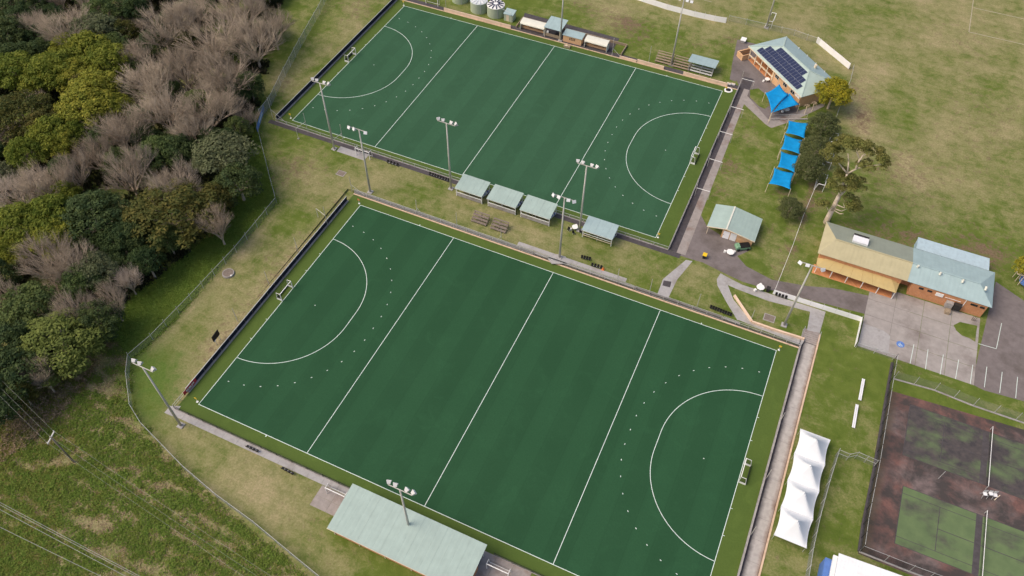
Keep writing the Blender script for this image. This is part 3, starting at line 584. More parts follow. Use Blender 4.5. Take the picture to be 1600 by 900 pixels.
def hoarding(label, pts, h, n, gap=True):
    P = [G(*p) for p in pts]; t = E('white_hoarding', label, 'fence', tuple(P[0])); k = 0
    for a, b, nn_ in zip(P, P[1:], n):
        d = (b - a) / nn_
        for i in range(nn_):
            q0 = a + d * i - P[0]; q1 = a + d * (i + 1) - P[0]; u = d / np.linalg.norm(d)
            M().beam(q0 + u * .02 + [0, 0, h/2], q1 - u * .02 + [0, 0, h/2], .05, h).build('panel', MT['offwhite'], t)
            M().tube(q1 + [0, .12, 0], q1 + [0, .12, h + .3], .04, .04, 6).build('post', MT['galv'], t)
    return t
hoarding('long white hoarding fence at the top edge behind the far pitch', [(940, -20), (1005, 3), (1042, 15), (1084, 26), (1116, 33), (1134, 36)], 1.6, (3, 2, 2, 2, 1))
hoarding('white hoarding fence behind the club house with solar panels', [(1275, 66), (1326, 108)], 1.7, (4,))
hoarding('white hoarding wall between lawn and car park', [(1207, 459), (1344, 502), (1335, 542)], 1.3, (7, 3))

# ------------------------------------------------------------------ hockey goals
def goal(loc, rz, label, w=3.66, h=2.14, depth=1.2, board=True, m='white', name='hockey_goal'):
    tr = .045 if name == 'hockey_goal' else .08
    t = E(name, label, 'goal', loc, rz)       # local: mouth on x=0 facing +x, back at -x
    hw = w / 2
    for s in (-hw, hw):
        M().bx(-.05, .05, s - .06, s + .06, 0, h).build('post', MT[m], t)
        M().tube((0, s, h - .04), (-depth * .75, s, h - .06), tr).tube((-depth * .75, s, h - .06), (-depth, s, .05), tr).build('side_frame', MT[m], t)
        M().face([(0, s, .1), (-depth, s, .1), (-depth * .75, s, h - .06), (0, s, h - .06)]).build('side_net', MT['net'], t)
        if board: M().bx(-depth, -.06, s - .03, s + .03, 0, .46).build('side_board', MT[m], t)
    M().bx(-.06, .06, -hw - .06, hw + .06, h - .1, h + .03).build('crossbar', MT[m], t)
    M().face([(-depth, -hw, .1), (-depth, hw, .1), (-depth * .75, hw, h - .06), (-depth * .75, -hw, h - .06)]).build('back_net', MT['net'], t)
    if board: M().bx(-depth - .03, -depth + .03, -hw, hw, 0, .46).build('back_board', MT['dark'], t)
    else: M().tube((-depth, -hw, .06), (-depth, hw, .06), tr).build('ground_bar', MT[m], t)
    return t
goal((-.05, 27.5, .03), 0, 'white hockey goal at the west end of the near pitch')
goal((L + .05, 27.5, .03), math.pi, 'white hockey goal at the east end of the near pitch')
goal((-29.7, 99.8, HI + .04), 0, 'white hockey goal at the west end of the far pitch')
goal((61.7, 100.0, HI + .04), math.pi, 'white hockey goal at the east end of the far pitch')
p = G(586, 246, HI); goal((p[0] - 2.5, 68.2, HI + .02), -math.pi / 2, 'spare white goal stored beside the far pitch', board=False)
goal((31.9, -4.7, .03), math.pi / 2 + math.pi, 'spare white goal on the pad west of the grandstand', depth=1.1, board=False)
goal((61.2, -4.9, .03), math.pi / 2 + math.pi, 'spare white goal on stained concrete east of the grandstand', depth=1.1, board=False)
p = G(1282, 298, HI); goal((p[0] + .4, p[1] + 1.6, HI), 0, 'white football goal by the shrubs, nearer the club building', 3.6, 2.0, 1.8, False, name='football_goal')
p = G(1292, 262, HI); goal((p[0] + .5, p[1] + 1.2, HI), 0, 'white football goal by the shrubs, the middle of three', 3.4, 2.0, 1.6, False, name='football_goal')
p = G(1302, 228, HI); goal((p[0] + .2, p[1] + .6, HI), 0, 'white football goal by the shrubs, farthest of three', 3.4, 2.0, 1.4, False, name='football_goal')
p = G(1192, 44, HI); goal((p[0] + 2, p[1] + 3.0, HI), 0, 'white portable goal beside the far floodlight pole', 4.5, 2.1, 1.6, False, name='football_goal')
p = G(677, 12, HI); t = goal((p[0] - 1.0, 131.2, HI), -math.pi / 2, 'white goal frame at the top beside the cream wall', 3.8, 2.4, 1.0, False)
# football pitch lines on the sports field
for a, b in (((1521, 0), (1514, 50)), ((1514, 50), (1620, 74)), ((1521, 12), (1620, 34)), ((1100, 0), (1112, 3))):
    A, B = G(*a, HI + .012), G(*b, HI + .012); tag(M().beam(A, B, .16, .02).build('field_line', pm('field_line', (.42, .38, .3), .9, .2, .6) if 'field_line' not in bpy.data.materials else bpy.data.materials['field_line']), kind='structure')
# corner flags
for (cx, cy, z, lab) in ((0, W, .03, 'orange corner flag at the north west corner of the near pitch'), (0, 0, .03, 'yellow corner flag at the south west corner of the near pitch'), (L, W, .03, 'yellow corner flag at the north east corner of the near pitch'),
                         (-29.6, 127.3, HI, 'yellow corner flag at the top left corner of the far pitch'), (61.9, 127.6, HI, 'yellow corner flag by the black ring on the far pitch'), (61.8, 72.6, HI, 'yellow corner flag near the small shed at the far pitch corner'), (-29.9, 72.6, HI, 'small corner flag at the west corner of the far pitch')):
    t = E('corner_flag', lab, 'flag', (cx + (-.5 if cx <= 0 else .4), cy + .3, z)); M().tube((0, 0, 0), (0, 0, 1.4), .03, .03, 6).build('pole', MT['white'], t)
    M().bx(-.25, .25, -.02, .02, .95, 1.4).build('flag', MT['orange'] if 'orange' in lab else MT['yellow'], t); M().bx(-.18, .18, -.18, .18, 0, .06).build('base', MT['white'], t)
# tyre ring
p = G(1138, 141, HI); t = E('ring_mat', 'white ring with black centre on the far pitch corner turf', 'ring', (p[0], p[1], HI + .03)); M().tube((0, 0, 0), (0, 0, .12), 1.05, 1.0, 24).build('rim', MT['white'], t); M().tube((0, 0, .05), (0, 0, .14), .66, .66, 24).build('centre', MT['black'], t)
p = G(886, 74, HI); t = E('equipment_box', 'small tan box on the far pitch sideline', 'box', (p[0], p[1], HI + .04)); M().bx(-.9, .9, -.4, .4, 0, .5).build('body', MT['timber'], t); M().bx(-.5, .1, -.25, .25, .5, .56).build('lid', MT['fascia'], t)
for k, px in enumerate((1139, 1145.5)):
    p = G(px, 131.5 + k * .8, HI); t = E('marker_board', 'small pink white board by the far pitch corner, %s one' % ('left' if k == 0 else 'right'), 'board', tuple(p)); M().bx(-.45, .45, -.2, .2, 0, .35).build('board', MT['offwhite'], t); M().bx(-.35, .35, -.12, .12, .35, .42).build('top', MT['kerb_warm'], t)
# ------------------------------------------------------------------ floodlights
def floodlight(xy, z0, h, label, face=1, n=4, span=4.0, rz=0, mat='polesteel'):
    t = E('floodlight_pole', label, 'floodlight', (xy[0], xy[1], z0), rz)
    M().tube((0, 0, -.1), (0, 0, h), .24, .13, 12).build('pole', MT[mat], t, True); M().bx(-.55, .55, -.55, .55, -.1, .15).build('footing', MT['concrete'], t)
    M().beam((-span/2, 0, h), (span/2, 0, h), .12, .12).build('crossarm', MT['polesteel'], t)
    xs = [(-.5, -.235, .235, .5), (-.5, -.2, .45)][n == 3]
    for i, f in enumerate(xs):
        yaw = random.uniform(-.35, .35) + f * .9
        hd = bpy.data.objects.new('lamp_head', M().hexa([(-.32, -.15, -.3), (.32, -.15, -.3), (.32, .15, -.3), (-.32, .15, -.3), (-.5, -.28, .3), (.5, -.28, .3), (.5, .28, .3), (-.5, .28, .3)]).mesh('lamp_head'))
        COL.objects.link(hd); hd.data.materials.append(MT['lamp']); hd.parent = t; hd.location = (f * span, .35 * face, h + .15)
        hd.rotation_euler = (math.radians(-62) * face, 0, -yaw * face)
        hd.scale = (.74, 1.15, .9)
        M().bx(-.47, .47, -.25, .25, .3, .33).build('lamp_glass', MT['lampglass'], hd)
    return t
FL = [((-.04, -4.73), 0, 18.6, 1, 'tall floodlight at the bottom left corner of the near pitch', 3), ((.1, 59.1), HI, 17.6, -1, 'floodlight with three white lamps above the near pitch north west corner', 3), ((-14.9, 67.9), HI, 18.4, 1, 'floodlight at the west end of the far pitch, left of the spare goal', 4),
      ((15.8, 67.6), HI, 18.4, 1, 'floodlight standing left of the row of roofed stands', 4), ((45.4, 59.0), HI, 17.2, -1, 'floodlight on a concrete pad above the near pitch centre line', 4), ((46.4, 67.8), HI, 18.4, 1, 'floodlight between the third and fourth roofed stands', 4),
      ((91.4, 61.2), HI, 17.8, -1, 'floodlight on the lawn beside the white hoarding wall', 3), ((16.3, 130.7), HI, 18.4, -1, 'pole rising past the top edge at the team shelters', 4), ((46.6, 132.8), HI, 18.6, -1, 'pole rising past the top edge between timber bleachers', 4), ((65.2, 160.4), HI, 18.0, -1, 'pole near the club house behind the far hoarding', 4)]
for xy, z0, h, fc, lab, n in FL: floodlight(xy, z0, h, lab, fc, n)
p = G(638, 819, 3.7); floodlight((p[0], p[1]), 0, 16.3, 'floodlight rising through the big grandstand roof', 1, 4)
# ------------------------------------------------------------------ seats rows
def seat_row(a, b, n, label, face=-1):
    A, B = G(*a), G(*b); d = B - A; ln = float(np.hypot(d[0], d[1])); t = E('seat_row', label, 'seats', tuple(A), math.atan2(d[1], d[0])); s = ln / max(1, n - 1)
    me = M().bx(-.22, .22, -.22, .22, .38, .45).bx(-.22, .22, .2 if face < 0 else -.27, .27 if face < 0 else -.2, .45, .85).bx(-.04, .04, -.04, .04, 0, .4).mesh('seat')
    for k in range(n): o = link('seat', me, MT['black'], t); o.location = (k * s, 0, 0)
    M().bx(-.2, ln + .2, -.05, .05, .28, .34).build('beam', MT['galv'], t); return t
seat_row((606, 255), (621, 260), 4, 'row of four black seats by the far pitch south rail'); seat_row((672, 274), (701, 284), 8, 'longer row of eight black seats near the first stand'); seat_row((909, 404), (921, 407), 4, 'row of four black seats on grass below the fourth stand, upper'); seat_row((925, 416), (939, 420), 4, 'row of four black seats on grass beside an orange cone')
seat_row((1110, 482), (1141, 494), 9, 'long row of black seats behind the near pitch rail'); seat_row((1212, 462), (1227, 467), 4, 'four black seats in front of the white hoarding wall'); seat_row((388, 699), (403, 706), 4, 'four black seats beside the south path, western row', 1); seat_row((443, 733), (458, 741), 4, 'four black seats beside the south path, eastern row', 1)
p = G(942, 421); t = E('marker_cone', 'small orange cone at the end of black seats', 'cone', tuple(p)); M().bx(-.3, .3, -.3, .3, 0, .05).build('base', MT['orange'], t); M().tube((0, 0, .05), (0, 0, .7), .26, .04, 12).build('body', MT['orange'], t)
# ------------------------------------------------------------------ bleachers & stands
def bleacher(t, w, tiers, x0=0, y0=0, seat='timber', dirn=1, rise=.38, run=.62, planks=2):
    # tiers climb towards +y*dirn
    for k in range(tiers):
        y = y0 + dirn * (.3 + k * run); z = .42 + k * rise
        M().bx(x0, x0 + w, y - .16, y + .16, z - .05, z).build('seat_plank', MT[seat], t)
        if k: M().bx(x0, x0 + w, y - dirn * .33 - .12, y - dirn * .33 + .12, z - .42, z - .38).build('foot_plank', MT[seat], t)
    for xx in (x0 + .15, x0 + w / 2, x0 + w - .15):
        yb = y0 + dirn * (.3 + (tiers - 1) * run); zt = .36 + (tiers - 1) * rise
        M().beam((xx, y0 + dirn * .1, .02), (xx, yb, .02), .07).beam((xx, y0 + dirn * .3, .34), (xx, yb, zt), .07).beam((xx, yb, 0), (xx, yb, zt), .07).build('frame', MT['timber_g'] if seat != 'alu' else MT['galv'], t)
def timber_bleacher(x, y, z, w, lab, mat='timber', tiers=4, dirn=1):
    t = E('timber_bleacher', lab, 'bleacher', (x, y, z)); bleacher(t, w, tiers, 0, 0, mat, dirn); return t
p = G(730, 357); timber_bleacher(p[0] - .2, 60.2, HI, 3.6, 'small weathered timber bleacher above the near pitch, left of the pair', 'timber_g', 4)
p = G(760, 366); timber_bleacher(p[0], 60.0, HI, 3.6, 'small weathered timber bleacher above the near pitch, right of the pair', 'timber_g', 4)
p = G(1022, 98); timber_bleacher(p[0], 132.0, HI, 4.5, 'tan timber bleacher left of the pole beyond the far pitch', 'timber', 5)
p = G(1049, 105); timber_bleacher(p[0] + .1, 131.8, HI, 4.7, 'tan timber bleacher right of the pole beyond the far pitch', 'timber', 5)
def stand(x0, x1, yb, yf, z, label, roof, open_back=False, dirn=-1):
    # yb: back (rear of the seating), yf: side facing the pitch; roof slopes
    t = E('roofed_stand', label, 'stand', (x0, yb, z)); w = x1 - x0; d = yf - yb; s = 1 if d > 0 else -1
    zb, zf = 2.55, 3.0
    n = 5
    for k in range(n): M().sheet([(-.2 + (w + .4) * k / n + .01, -.35 * s, zb), (-.2 + (w + .4) * (k+1) / n - .01, -.35 * s, zb), (-.2 + (w + .4) * (k+1) / n - .01, d + .3 * s, zf), (-.2 + (w + .4) * k / n + .01, d + .3 * s, zf)], .07).build('roof_sheet', MT[roof], t)
    M().bx(-.18, w + .18, min(-.3*s, -.36*s), max(-.3*s, -.36*s), zb - .2, zb - .06).build('fascia', MT['white'], t)
    for xx in (0, w):
        for yy in (0, d): M().beam((xx, yy, 0), (xx, yy, (zb if yy == 0 else zf) - .06), .1).build('post', MT['white'], t)
    # seating rises away from the pitch towards the back
    for k in range(5):
        yy = d - s * (.45 + k * (abs(d) - .6) / 5); zz = .4 + k * .33
        M().bx(.1, w - .1, yy - .17, yy + .17, zz - .06, zz).build('seat_plank', MT['alu'], t); M().bx(.1, w - .1, yy - s * .33 - .14, yy - s * .33 + .14, zz - .1, zz - .05).build('foot_plank', MT['alu'], t)
    for xx in (.1, w / 2, w - .1): M().beam((xx, d - s * .4, .2), (xx, .2 * s, 1.6), .08).beam((xx, .2 * s, 0), (xx, .2 * s, 1.7), .08).build('frame', MT['galv'], t)
    if open_back:
        for zz, hh, mt_ in ((1.95, .16, 'white'), (1.3, .14, 'white'), (.72, .16, 'fascia')): M().bx(-.02, w + .02, -.05, .0, zz, zz + hh).build('back_rail', MT[mt_], t)
    else:
        M().bx(.02, w - .02, -.06, .0, 1.05, 1.3).build('back_rail', MT['white'], t)
        for k in range(5): M().bx(.05 + k * (w - .1) / 5 + .02, .05 + (k+1) * (w - .1) / 5 - .02, -.05, .0, .1, .95).build('back_panel', MT['kerb'], t)
    return t
for i, (px0, x1w) in enumerate(((17.9, 6.2), (25.6, 6.5), (33.4, 6.6))):
    t = stand(px0, px0 + x1w, 66.2, 70.0, HI, 'pale green roofed stand, %s of the row between the pitches' % ['leftmost', 'second', 'third'][i], 'roof')
    for k in range(5): M().bx(x1w + .02, x1w + .08, .5 + k * .7, 1.0 + k * .7, 1.9 - k * .3, 2.2 - k * .3).build('end_step', MT['blue'] if k % 2 else MT['white'], t)
stand(47.6, 54.0, 66.3, 69.7, HI, 'blue green roofed stand standing apart on the right of the row', 'roof_b', True)
# far stand faces the camera
t = E('roofed_stand', 'blue green roofed stand beyond the far pitch near the club house', 'stand', (51.2, 132.0, HI)); w = 6.3
for k in range(5): M().sheet([(-.45 + 7.2 * k / 5 + .01, .2, 2.75), (-.45 + 7.2 * (k+1) / 5 - .01, .2, 2.75), (-.45 + 7.2 * (k+1) / 5 - .01, 4.5, 2.3), (-.45 + 7.2 * k / 5 + .01, 4.5, 2.3)], .07).build('roof_sheet', MT['roof_b'], t)
for xx in (0, w):
    for yy, zz in ((.4, 2.65), (4.2, 2.27)): M().beam((xx, yy, 0), (xx, yy, zz), .1).build('post', MT['polesteel'], t)
bleacher(t, w, 5, 0, -.1, 'alu', 1)
# ------------------------------------------------------------------ grandstand
t = E('grandstand', 'long grandstand with pale green roof at the bottom edge', 'grandstand', (34.9, -10.0, 0)); w = 23.3
ns = 18
for k in range(ns): M().sheet([(-.5 + (w + .8) * k / ns + .004, -.55, 3.1), (-.5 + (w + .8) * (k+1) / ns - .004, -.55, 3.1), (-.5 + (w + .8) * (k+1) / ns - .004, 7.25, 3.9), (-.5 + (w + .8) * k / ns + .004, 7.25, 3.9)], .1).build('roof_sheet', MT['roof'], t)
M().bx(0, w, 0, .25, 0, 2.95).build('back_wall', MT['brick'], t)
for xx in (0, w - .25): M().bx(xx, xx + .25, .25, 4.5, 0, 3.0).build('side_wall', MT['brick'], t)
M().bx(-.52, w + .3, -.62, -.56, 2.92, 3.08).build('gutter', MT['fascia'], t)
for k in range(8): M().beam((.15 + k * (w - .3) / 7, 6.6, 0), (.15 + k * (w - .3) / 7, 6.6, 3.7), .12).build('post', MT['white'], t)
for k in range(6): M().bx(.0 + k * w / 5 - .06 if k else .05, (k * w / 5 + .06) if k else .17, -.1, -.001, 0, 2.9).build('downpipe', MT['fascia'], t)
for k in range(5): M().bx(.3, w - .3, 5.6 - k * 1.05, 6.1 - k * 1.05, .0 if k == 0 else .3 + k * .3, .4 + k * .36).build('seat_tier', MT['timber'], t)
# ------------------------------------------------------------------ team shelters beyond the far pitch
def curved(x0, x1, y0, label, brick='brick_w'):
    t = E('team_shelter', label, 'shelter', (x0, y0, HI)); w = x1 - x0; m = M(); pr = None
    for k in range(9):
        a = math.radians(8 + k * 82 / 8); q = (1.9 - 1.9 * math.sin(a) , 1.05 + 1.05 * math.cos(math.pi/2 - a))
        q = (-.1 + 2.3 * (1 - math.cos(math.radians(k * 11.25))), 1.75 + .7 * math.sin(math.radians(k * 11.25 * 1.2)))
        if pr: m.sheet([(0, pr[0], pr[1]), (w, pr[0], pr[1]), (w, q[0], q[1]), (0, q[0], q[1])], .05)
        pr = q
    m.build('curved_roof', MT['roof_cream'], t); M().bx(0, w, 1.9, 2.1, 0, 2.2).build('back_wall', MT[brick], t)
    for xx in (0, w - .1): M().bx(xx, xx + .1, .0, 1.9, 0, 1.75).build('side_panel', MT['roof_cream'], t)
    M().bx(.2, w - .2, .9, 1.4, .0, .5).build('bench', MT[brick], t); return t
curved(4.3, 11.3, 130.9, 'long team shelter with curved cream roof, left of the pole'); curved(23.1, 29.4, 130.6, 'long team shelter with curved cream roof, right of the pole')
t = E('tech_shelter', 'open shelter with tilted pale blue roof at the halfway line', 'shelter', (11.7, 130.6, HI))
for k in range(4): M().sheet([(-.3 + 1.25 * k + .01, -.2, 2.9), (-.3 + 1.25 * (k+1) - .01, -.2, 2.9), (-.3 + 1.25 * (k+1) - .01, 5.0, 3.3), (-.3 + 1.25 * k + .01, 5.0, 3.3)], .07).build('roof_sheet', MT['roof_b'], t)
for xx in (0, 4.3):
    for yy in (0, 4.7): M().beam((xx, yy, 0), (xx, yy, 2.9 + yy * .07), .12).build('post', MT['fascia'], t)
M().bx(.2, 4.1, .1, .25, .3, 1.1).build('counter', MT['timber'], t); M().bx(2.6, 3.8, 1, 1.8, 0, .9).build('cabinet', MT['dark'], t); M().bx(.4, .9, .3, .8, 1.1, 1.5).build('equipment', MT['white'], t)
t = E('officials_box', 'small brick officials box with blue green roof and windows', 'shelter', (17.0, 130.7, HI))
M().bx(0, 5.2, 0, 2.2, 0, 1.9).build('wall', MT['brick_w'], t); M().sheet([(-.2, -.15, 2.0), (5.4, -.15, 2.0), (5.4, 2.5, 2.35), (-.2, 2.5, 2.35)], .08).build('roof', MT['roof_b'], t)
for k in range(8): M().bx(1.8 + (k % 4) * .45, 2.1 + (k % 4) * .45, -.03, .02, .9 + (k // 4) * .4, 1.15 + (k // 4) * .4).build('window', MT['glass'], t)
t = E('shelter_wall', 'low timber edging wall behind the team shelters', 'wall', (3.0, 131.0, HI))
M().bx(0, .18, 0, 4.6, -.1, .7).build('side', MT['timber'], t); M().bx(0, 30.5, 4.6, 4.78, -.1, .7).build('back', MT['timber'], t); M().bx(30.3, 30.5, 0, 4.6, -.1, .7).build('side', MT['timber'], t)
# tanks & pump shed
for i, (px, py, r, h, lab) in enumerate(((746, 20, 2.45, 3.0, 'pale green water tank, middle of three at the top edge'), (772, 27, 2.45, 3.0, 'pale green water tank nearest the pump shed'), (716, 5, 2.3, 3.0, 'pale green water tank cut off by the top edge'))):
    p = G(px, py, HI); c = (p[0] - .2, p[1] + 1.6); t = E('water_tank', lab, 'tank', (c[0], c[1], HI)); M().tube((0, 0, 0), (0, 0, h), r, r, 32, False).build('body', MT['tank'], t, True)
    M().tube((0, 0, h - .05), (0, 0, h + .35), r + .06, .3, 32).build('lid', MT['tanktop'] if i != 1 else MT['white'], t)
    for k in range(12):
        a = k * math.pi / 6; M().beam((math.cos(a) * .7, math.sin(a) * .7, h + .35), (math.cos(a) * (r - .15), math.sin(a) * (r - .15), h + .1), .24, .16).build('lid_rib', MT['lampglass'] if i != 1 else MT['solar'], t)
    M().tube((r * .6, -r * .8, 0), (r * .6, -r * .85, h), .06).build('pipe', MT['galv'], t)
p = G(793, 34, HI); t = E('pump_shed', 'small pale green pump shed beside the water tanks', 'shed', (p[0] - 1.2, p[1] + .2, HI)); M().bx(0, 2.6, 0, 2.2, 0, 2.1).build('wall', MT['tank'], t)
M().sheet([(-.15, -.15, 2.15), (2.75, -.15, 2.15), (2.75, 2.4, 2.5), (-.15, 2.4, 2.5)], .07).build('roof', MT['roof_b'], t); M().bx(.7, 1.5, -.03, .0, .1, 1.9).build('door', MT['fascia'], t); M().tube((2.3, -.3, 0), (2.3, -.3, 3.0), .06).tube((2.3, -.3, 3.0), (-3.0, .8, 3.2), .05).build('pipe', MT['galv'], t)
# ------------------------------------------------------------------ buildings
# club house with solar panels (rotated)
cA, cB, cD = G(1170, 72, HI + 3.7), G(1228, 56, HI + 3.7), G(1252, 152, HI + 3.7)
ang = math.atan2(cD[1] - cA[1], cD[0] - cA[0]); t = E('club_house', 'brick club house with hipped green roof covered in solar panels', 'building', (cA[0], cA[1], HI), ang)
Lh, Wh, e, rh = float(np.hypot(*(cD - cA)[:2])), float(np.hypot(*(cB - cA)[:2])), 3.7, 5.9      # local x along the eave facing the camera, local y to the back
r0, r1, ry = 6.0, Lh - 6.0, Wh / 2
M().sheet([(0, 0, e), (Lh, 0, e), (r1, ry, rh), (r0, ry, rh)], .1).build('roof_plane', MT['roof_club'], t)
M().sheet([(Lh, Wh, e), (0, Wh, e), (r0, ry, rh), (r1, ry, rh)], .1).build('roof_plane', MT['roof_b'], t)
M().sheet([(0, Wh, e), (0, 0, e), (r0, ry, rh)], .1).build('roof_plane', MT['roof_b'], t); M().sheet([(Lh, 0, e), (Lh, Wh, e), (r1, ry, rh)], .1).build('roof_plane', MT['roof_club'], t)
mm = M()
for a, b in (((r0, ry, rh), (r1, ry, rh)), ((0, 0, e), (r0, ry, rh)), ((Lh, 0, e), (r1, ry, rh)), ((0, Wh, e), (r0, ry, rh)), ((Lh, Wh, e), (r1, ry, rh))): mm.beam(np.array(a) + [0, 0, .04], np.array(b) + [0, 0, .04], .28, .08)
mm.build('ridge_cap', MT['roof_club'], t); M().bx(-.05, Lh + .05, -.12, -.02, e - .22, e + .02).build('gutter', MT['fascia'], t)
M().bx(10.5, Lh - .7, .55, Wh - .8, 0, e - .11).build('wall', MT['brick_w'], t); M().bx(1.0, 10.5, 4.5, Wh - .8, 0, e - .11).build('wall', MT['brick'], t); M().bx(.6, 10.5, .3, 4.5, 0, .06).build('verandah_floor', MT['brick'], t)
for k in range(5): M().beam((.7 + k * 2.6, .5, 0), (.7 + k * 2.6, .5, e - .1), .22).build('verandah_post', MT['fascia'], t)
M().bx(.7, 11.2, .35, .6, 1.3, 1.5).build('verandah_rail', MT['fascia'], t); M().bx(-1.8, .6, -1.6, -1.3, 0, 1.5).bx(-1.8, -1.5, -1.3, 2.2, 0, 1.5).bx(.4, .6, -1.3, .4, 0, 1.5).build('courtyard_wall', MT['brick_w'], t)
for k, xx in enumerate((11.8, 15.2, 18.4)):
    wn = M().bx(xx, xx + 1.5, .47, .6, 2.0, 3.1).build('window', MT['white'], t)
    for j in range(2): M().bx(xx + .08 + j * .72, xx + .7 + j * .72, .44, .5, 2.08, 3.02).build('pane', MT['glass'], wn)
M().bx(20.3, 22.0, .4, .54, 2.4, 3.1).build('sign_board', MT['white'], t); M().tube((15.2, 9.3, 4.2), (15.2, 9.3, 5.5), .35).build('roof_vent', MT['fascia'], t)
for k in range(4): M().tube((6 + k * 3.6, Wh - .5, e - .1), (6 + k * 3.6, Wh - .5, e + .6), .09).build('vent_pipe', MT['white'], t)
sl = (rh - e) / ry; nrm = math.hypot(1, sl); cosl = 1 / nrm
pl = M().bx(-.485, .485, -.81, .81, .05, .10).mesh('solar_panel'); sf = M().bx(-.505, .505, -.83, .83, .02, .085).mesh('panel_frame')
for row, (xa, npan) in enumerate(((2.7, 17), (3.7, 15), (5.9, 11))):
    yc = (.55 + .84 + row * 1.68) * cosl
    for c_ in range(npan):
        o = link('solar_panel', pl, MT['solar'], t); o.location = (xa + .52 + c_ * 1.03, yc, e + yc * sl + .02); o.rotation_euler = (math.atan(sl), 0, 0)
        link('panel_frame', sf, MT['solarframe'], o)
# storage shed (gable)
t = E('storage_shed', 'small brick shed with pale green gable roof beside the far pitch', 'building', (71.0, 78.3, HI)); w, d = 10.0, 7.1
for s_, (xa, za, xb, zb) in enumerate(((-.1, 2.25, 3.9, 3.15), (3.9, 3.15, 10.1, 2.05))):
    n = 4 if s_ == 0 else 6
    for k in range(n):
        y0, y1 = -.1 + (d + .2) * k / n + .004, -.1 + (d + .2) * (k+1) / n - .004
        M().sheet([(xa, y0, za), (xb, y0, zb), (xb, y1, zb), (xa, y1, za)], .08).build('roof_sheet', MT['roof'], t)
M().beam((3.9, -.1, 3.2), (3.9, d + .1, 3.2), .3, .06).build('ridge_cap', MT['roof_cream'], t)
M().hexa([(3.2, .4, 0), (9.7, .4, 0), (9.7, d - .1, 0), (3.2, d - .1, 0), (3.2, .4, 2.75), (9.7, .4, 2.0), (9.7, d - .1, 2.0), (3.2, d - .1, 2.75)]).build('wall', MT['brick_w'], t)
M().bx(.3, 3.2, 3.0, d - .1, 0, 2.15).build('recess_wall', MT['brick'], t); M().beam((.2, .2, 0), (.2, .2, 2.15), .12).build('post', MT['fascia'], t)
M().beam((-.1, -.08, 2.2), (3.9, -.08, 3.1), .08, .2).beam((3.9, -.08, 3.1), (10.1, -.08, 2.0), .08, .2).build('fascia', MT['fascia'], t)
for x0 in (3.5, 5.0): M().bx(x0, x0 + 1.3, .33, .4, .05, 2.1).build('door', MT['white'] if x0 > 4 else MT['offwhite'], t)
M().bx(3.55, 3.65, .26, .33, 1.0, 1.15).build('door_handle', MT['black'], t)
# cart, tables, bin
p = G(1159, 388, HI); t = E('utility_cart', 'dark green utility cart with black tray beside the brick shed', 'cart', tuple(p), .55)
M().bx(-1.5, 1.5, -.75, .75, .35, .85).build('body', MT['cart'], t); M().bx(-.7, 1.45, -.7, .7, .85, 1.05).build('tray_cover', MT['black'], t); M().hexa([(-1.5, -.72, .85), (-.7, -.72, .85), (-.7, .72, .85), (-1.5, .72, .85), (-1.2, -.65, 1.15), (-.7, -.65, 1.2), (-.7, .65, 1.2), (-1.2, .65, 1.15)]).build('bonnet', MT['cart'], t)
for xx in (-1, 1):
    for yy in (-.75, .75): M().tube((xx, yy - .1, .33), (xx, yy + .1, .33), .33, .33, 12).build('wheel', MT['tyre'], t)
def white_table(px, py, lab, r=1.0, m='white'):
    p = G(px, py); t = E('plastic_table', lab, 'table', tuple(p), random.uniform(0, 1)); M().tube((0, 0, .68), (0, 0, .74), r * .75, r * .75, 8).build('table_top', MT[m], t); M().tube((0, 0, 0), (0, 0, .7), .08).build('leg', MT[m], t)
    for k in range(2): a = k * 2.2 + .8; M().bx(math.cos(a) * r - .22, math.cos(a) * r + .22, math.sin(a) * r - .22, math.sin(a) * r + .22, .0, .45).build('stool', MT[m], t)
white_table(1140, 397, 'white plastic table on asphalt near the green cart', 1.1); white_table(1187, 452, 'white plastic table at the end of the white hoarding wall', 1.1); white_table(1198, 127, 'white plastic table on the club house terrace', .9); white_table(1228, 174, 'white plastic table below the large blue sail', 1.0); white_table(898, 358, 'white table on the grass between the third and fourth stands', .9)
p = G(1100, 403, HI); t = E('wheelie_bin', 'yellow lidded bin standing on the asphalt near the shed', 'bin', tuple(p)); M().hexa([(-.28, -.3, 0), (.28, -.3, 0), (.28, .3, 0), (-.28, .3, 0), (-.35, -.4, 1), (.35, -.4, 1), (.35, .4, 1), (-.35, .4, 1)]).build('body', MT['black'], t); M().bx(-.42, .42, -.46, .46, 1.0, 1.14).build('lid', MT['yellow'], t)
p = G(1199, 455, HI); t = E('wheelie_bin', 'dark bin beside the white table by the hoarding', 'bin', tuple(p)); M().hexa([(-.28, -.3, 0), (.28, -.3, 0), (.28, .3, 0), (-.28, .3, 0), (-.35, -.4, 1), (.35, -.4, 1), (.35, .4, 1), (-.35, .4, 1)]).build('body', MT['black'], t); M().bx(-.4, .4, -.44, .44, 1.0, 1.1).build('lid', MT['dark'], t)
p = G(1161, 65, HI); t = E('outdoor_table', 'white table on dark pad behind the club house', 'table', tuple(p)); M().bx(-.7, .7, -.9, .9, .7, .78).build('table_top', MT['white'], t); M().bx(-.5, .5, -.6, -.5, 0, .7).build('trestle', MT['galv'], t); M().bx(-.5, .5, .5, .6, 0, .7).build('trestle', MT['galv'], t)
p = G(888, 358, HI)
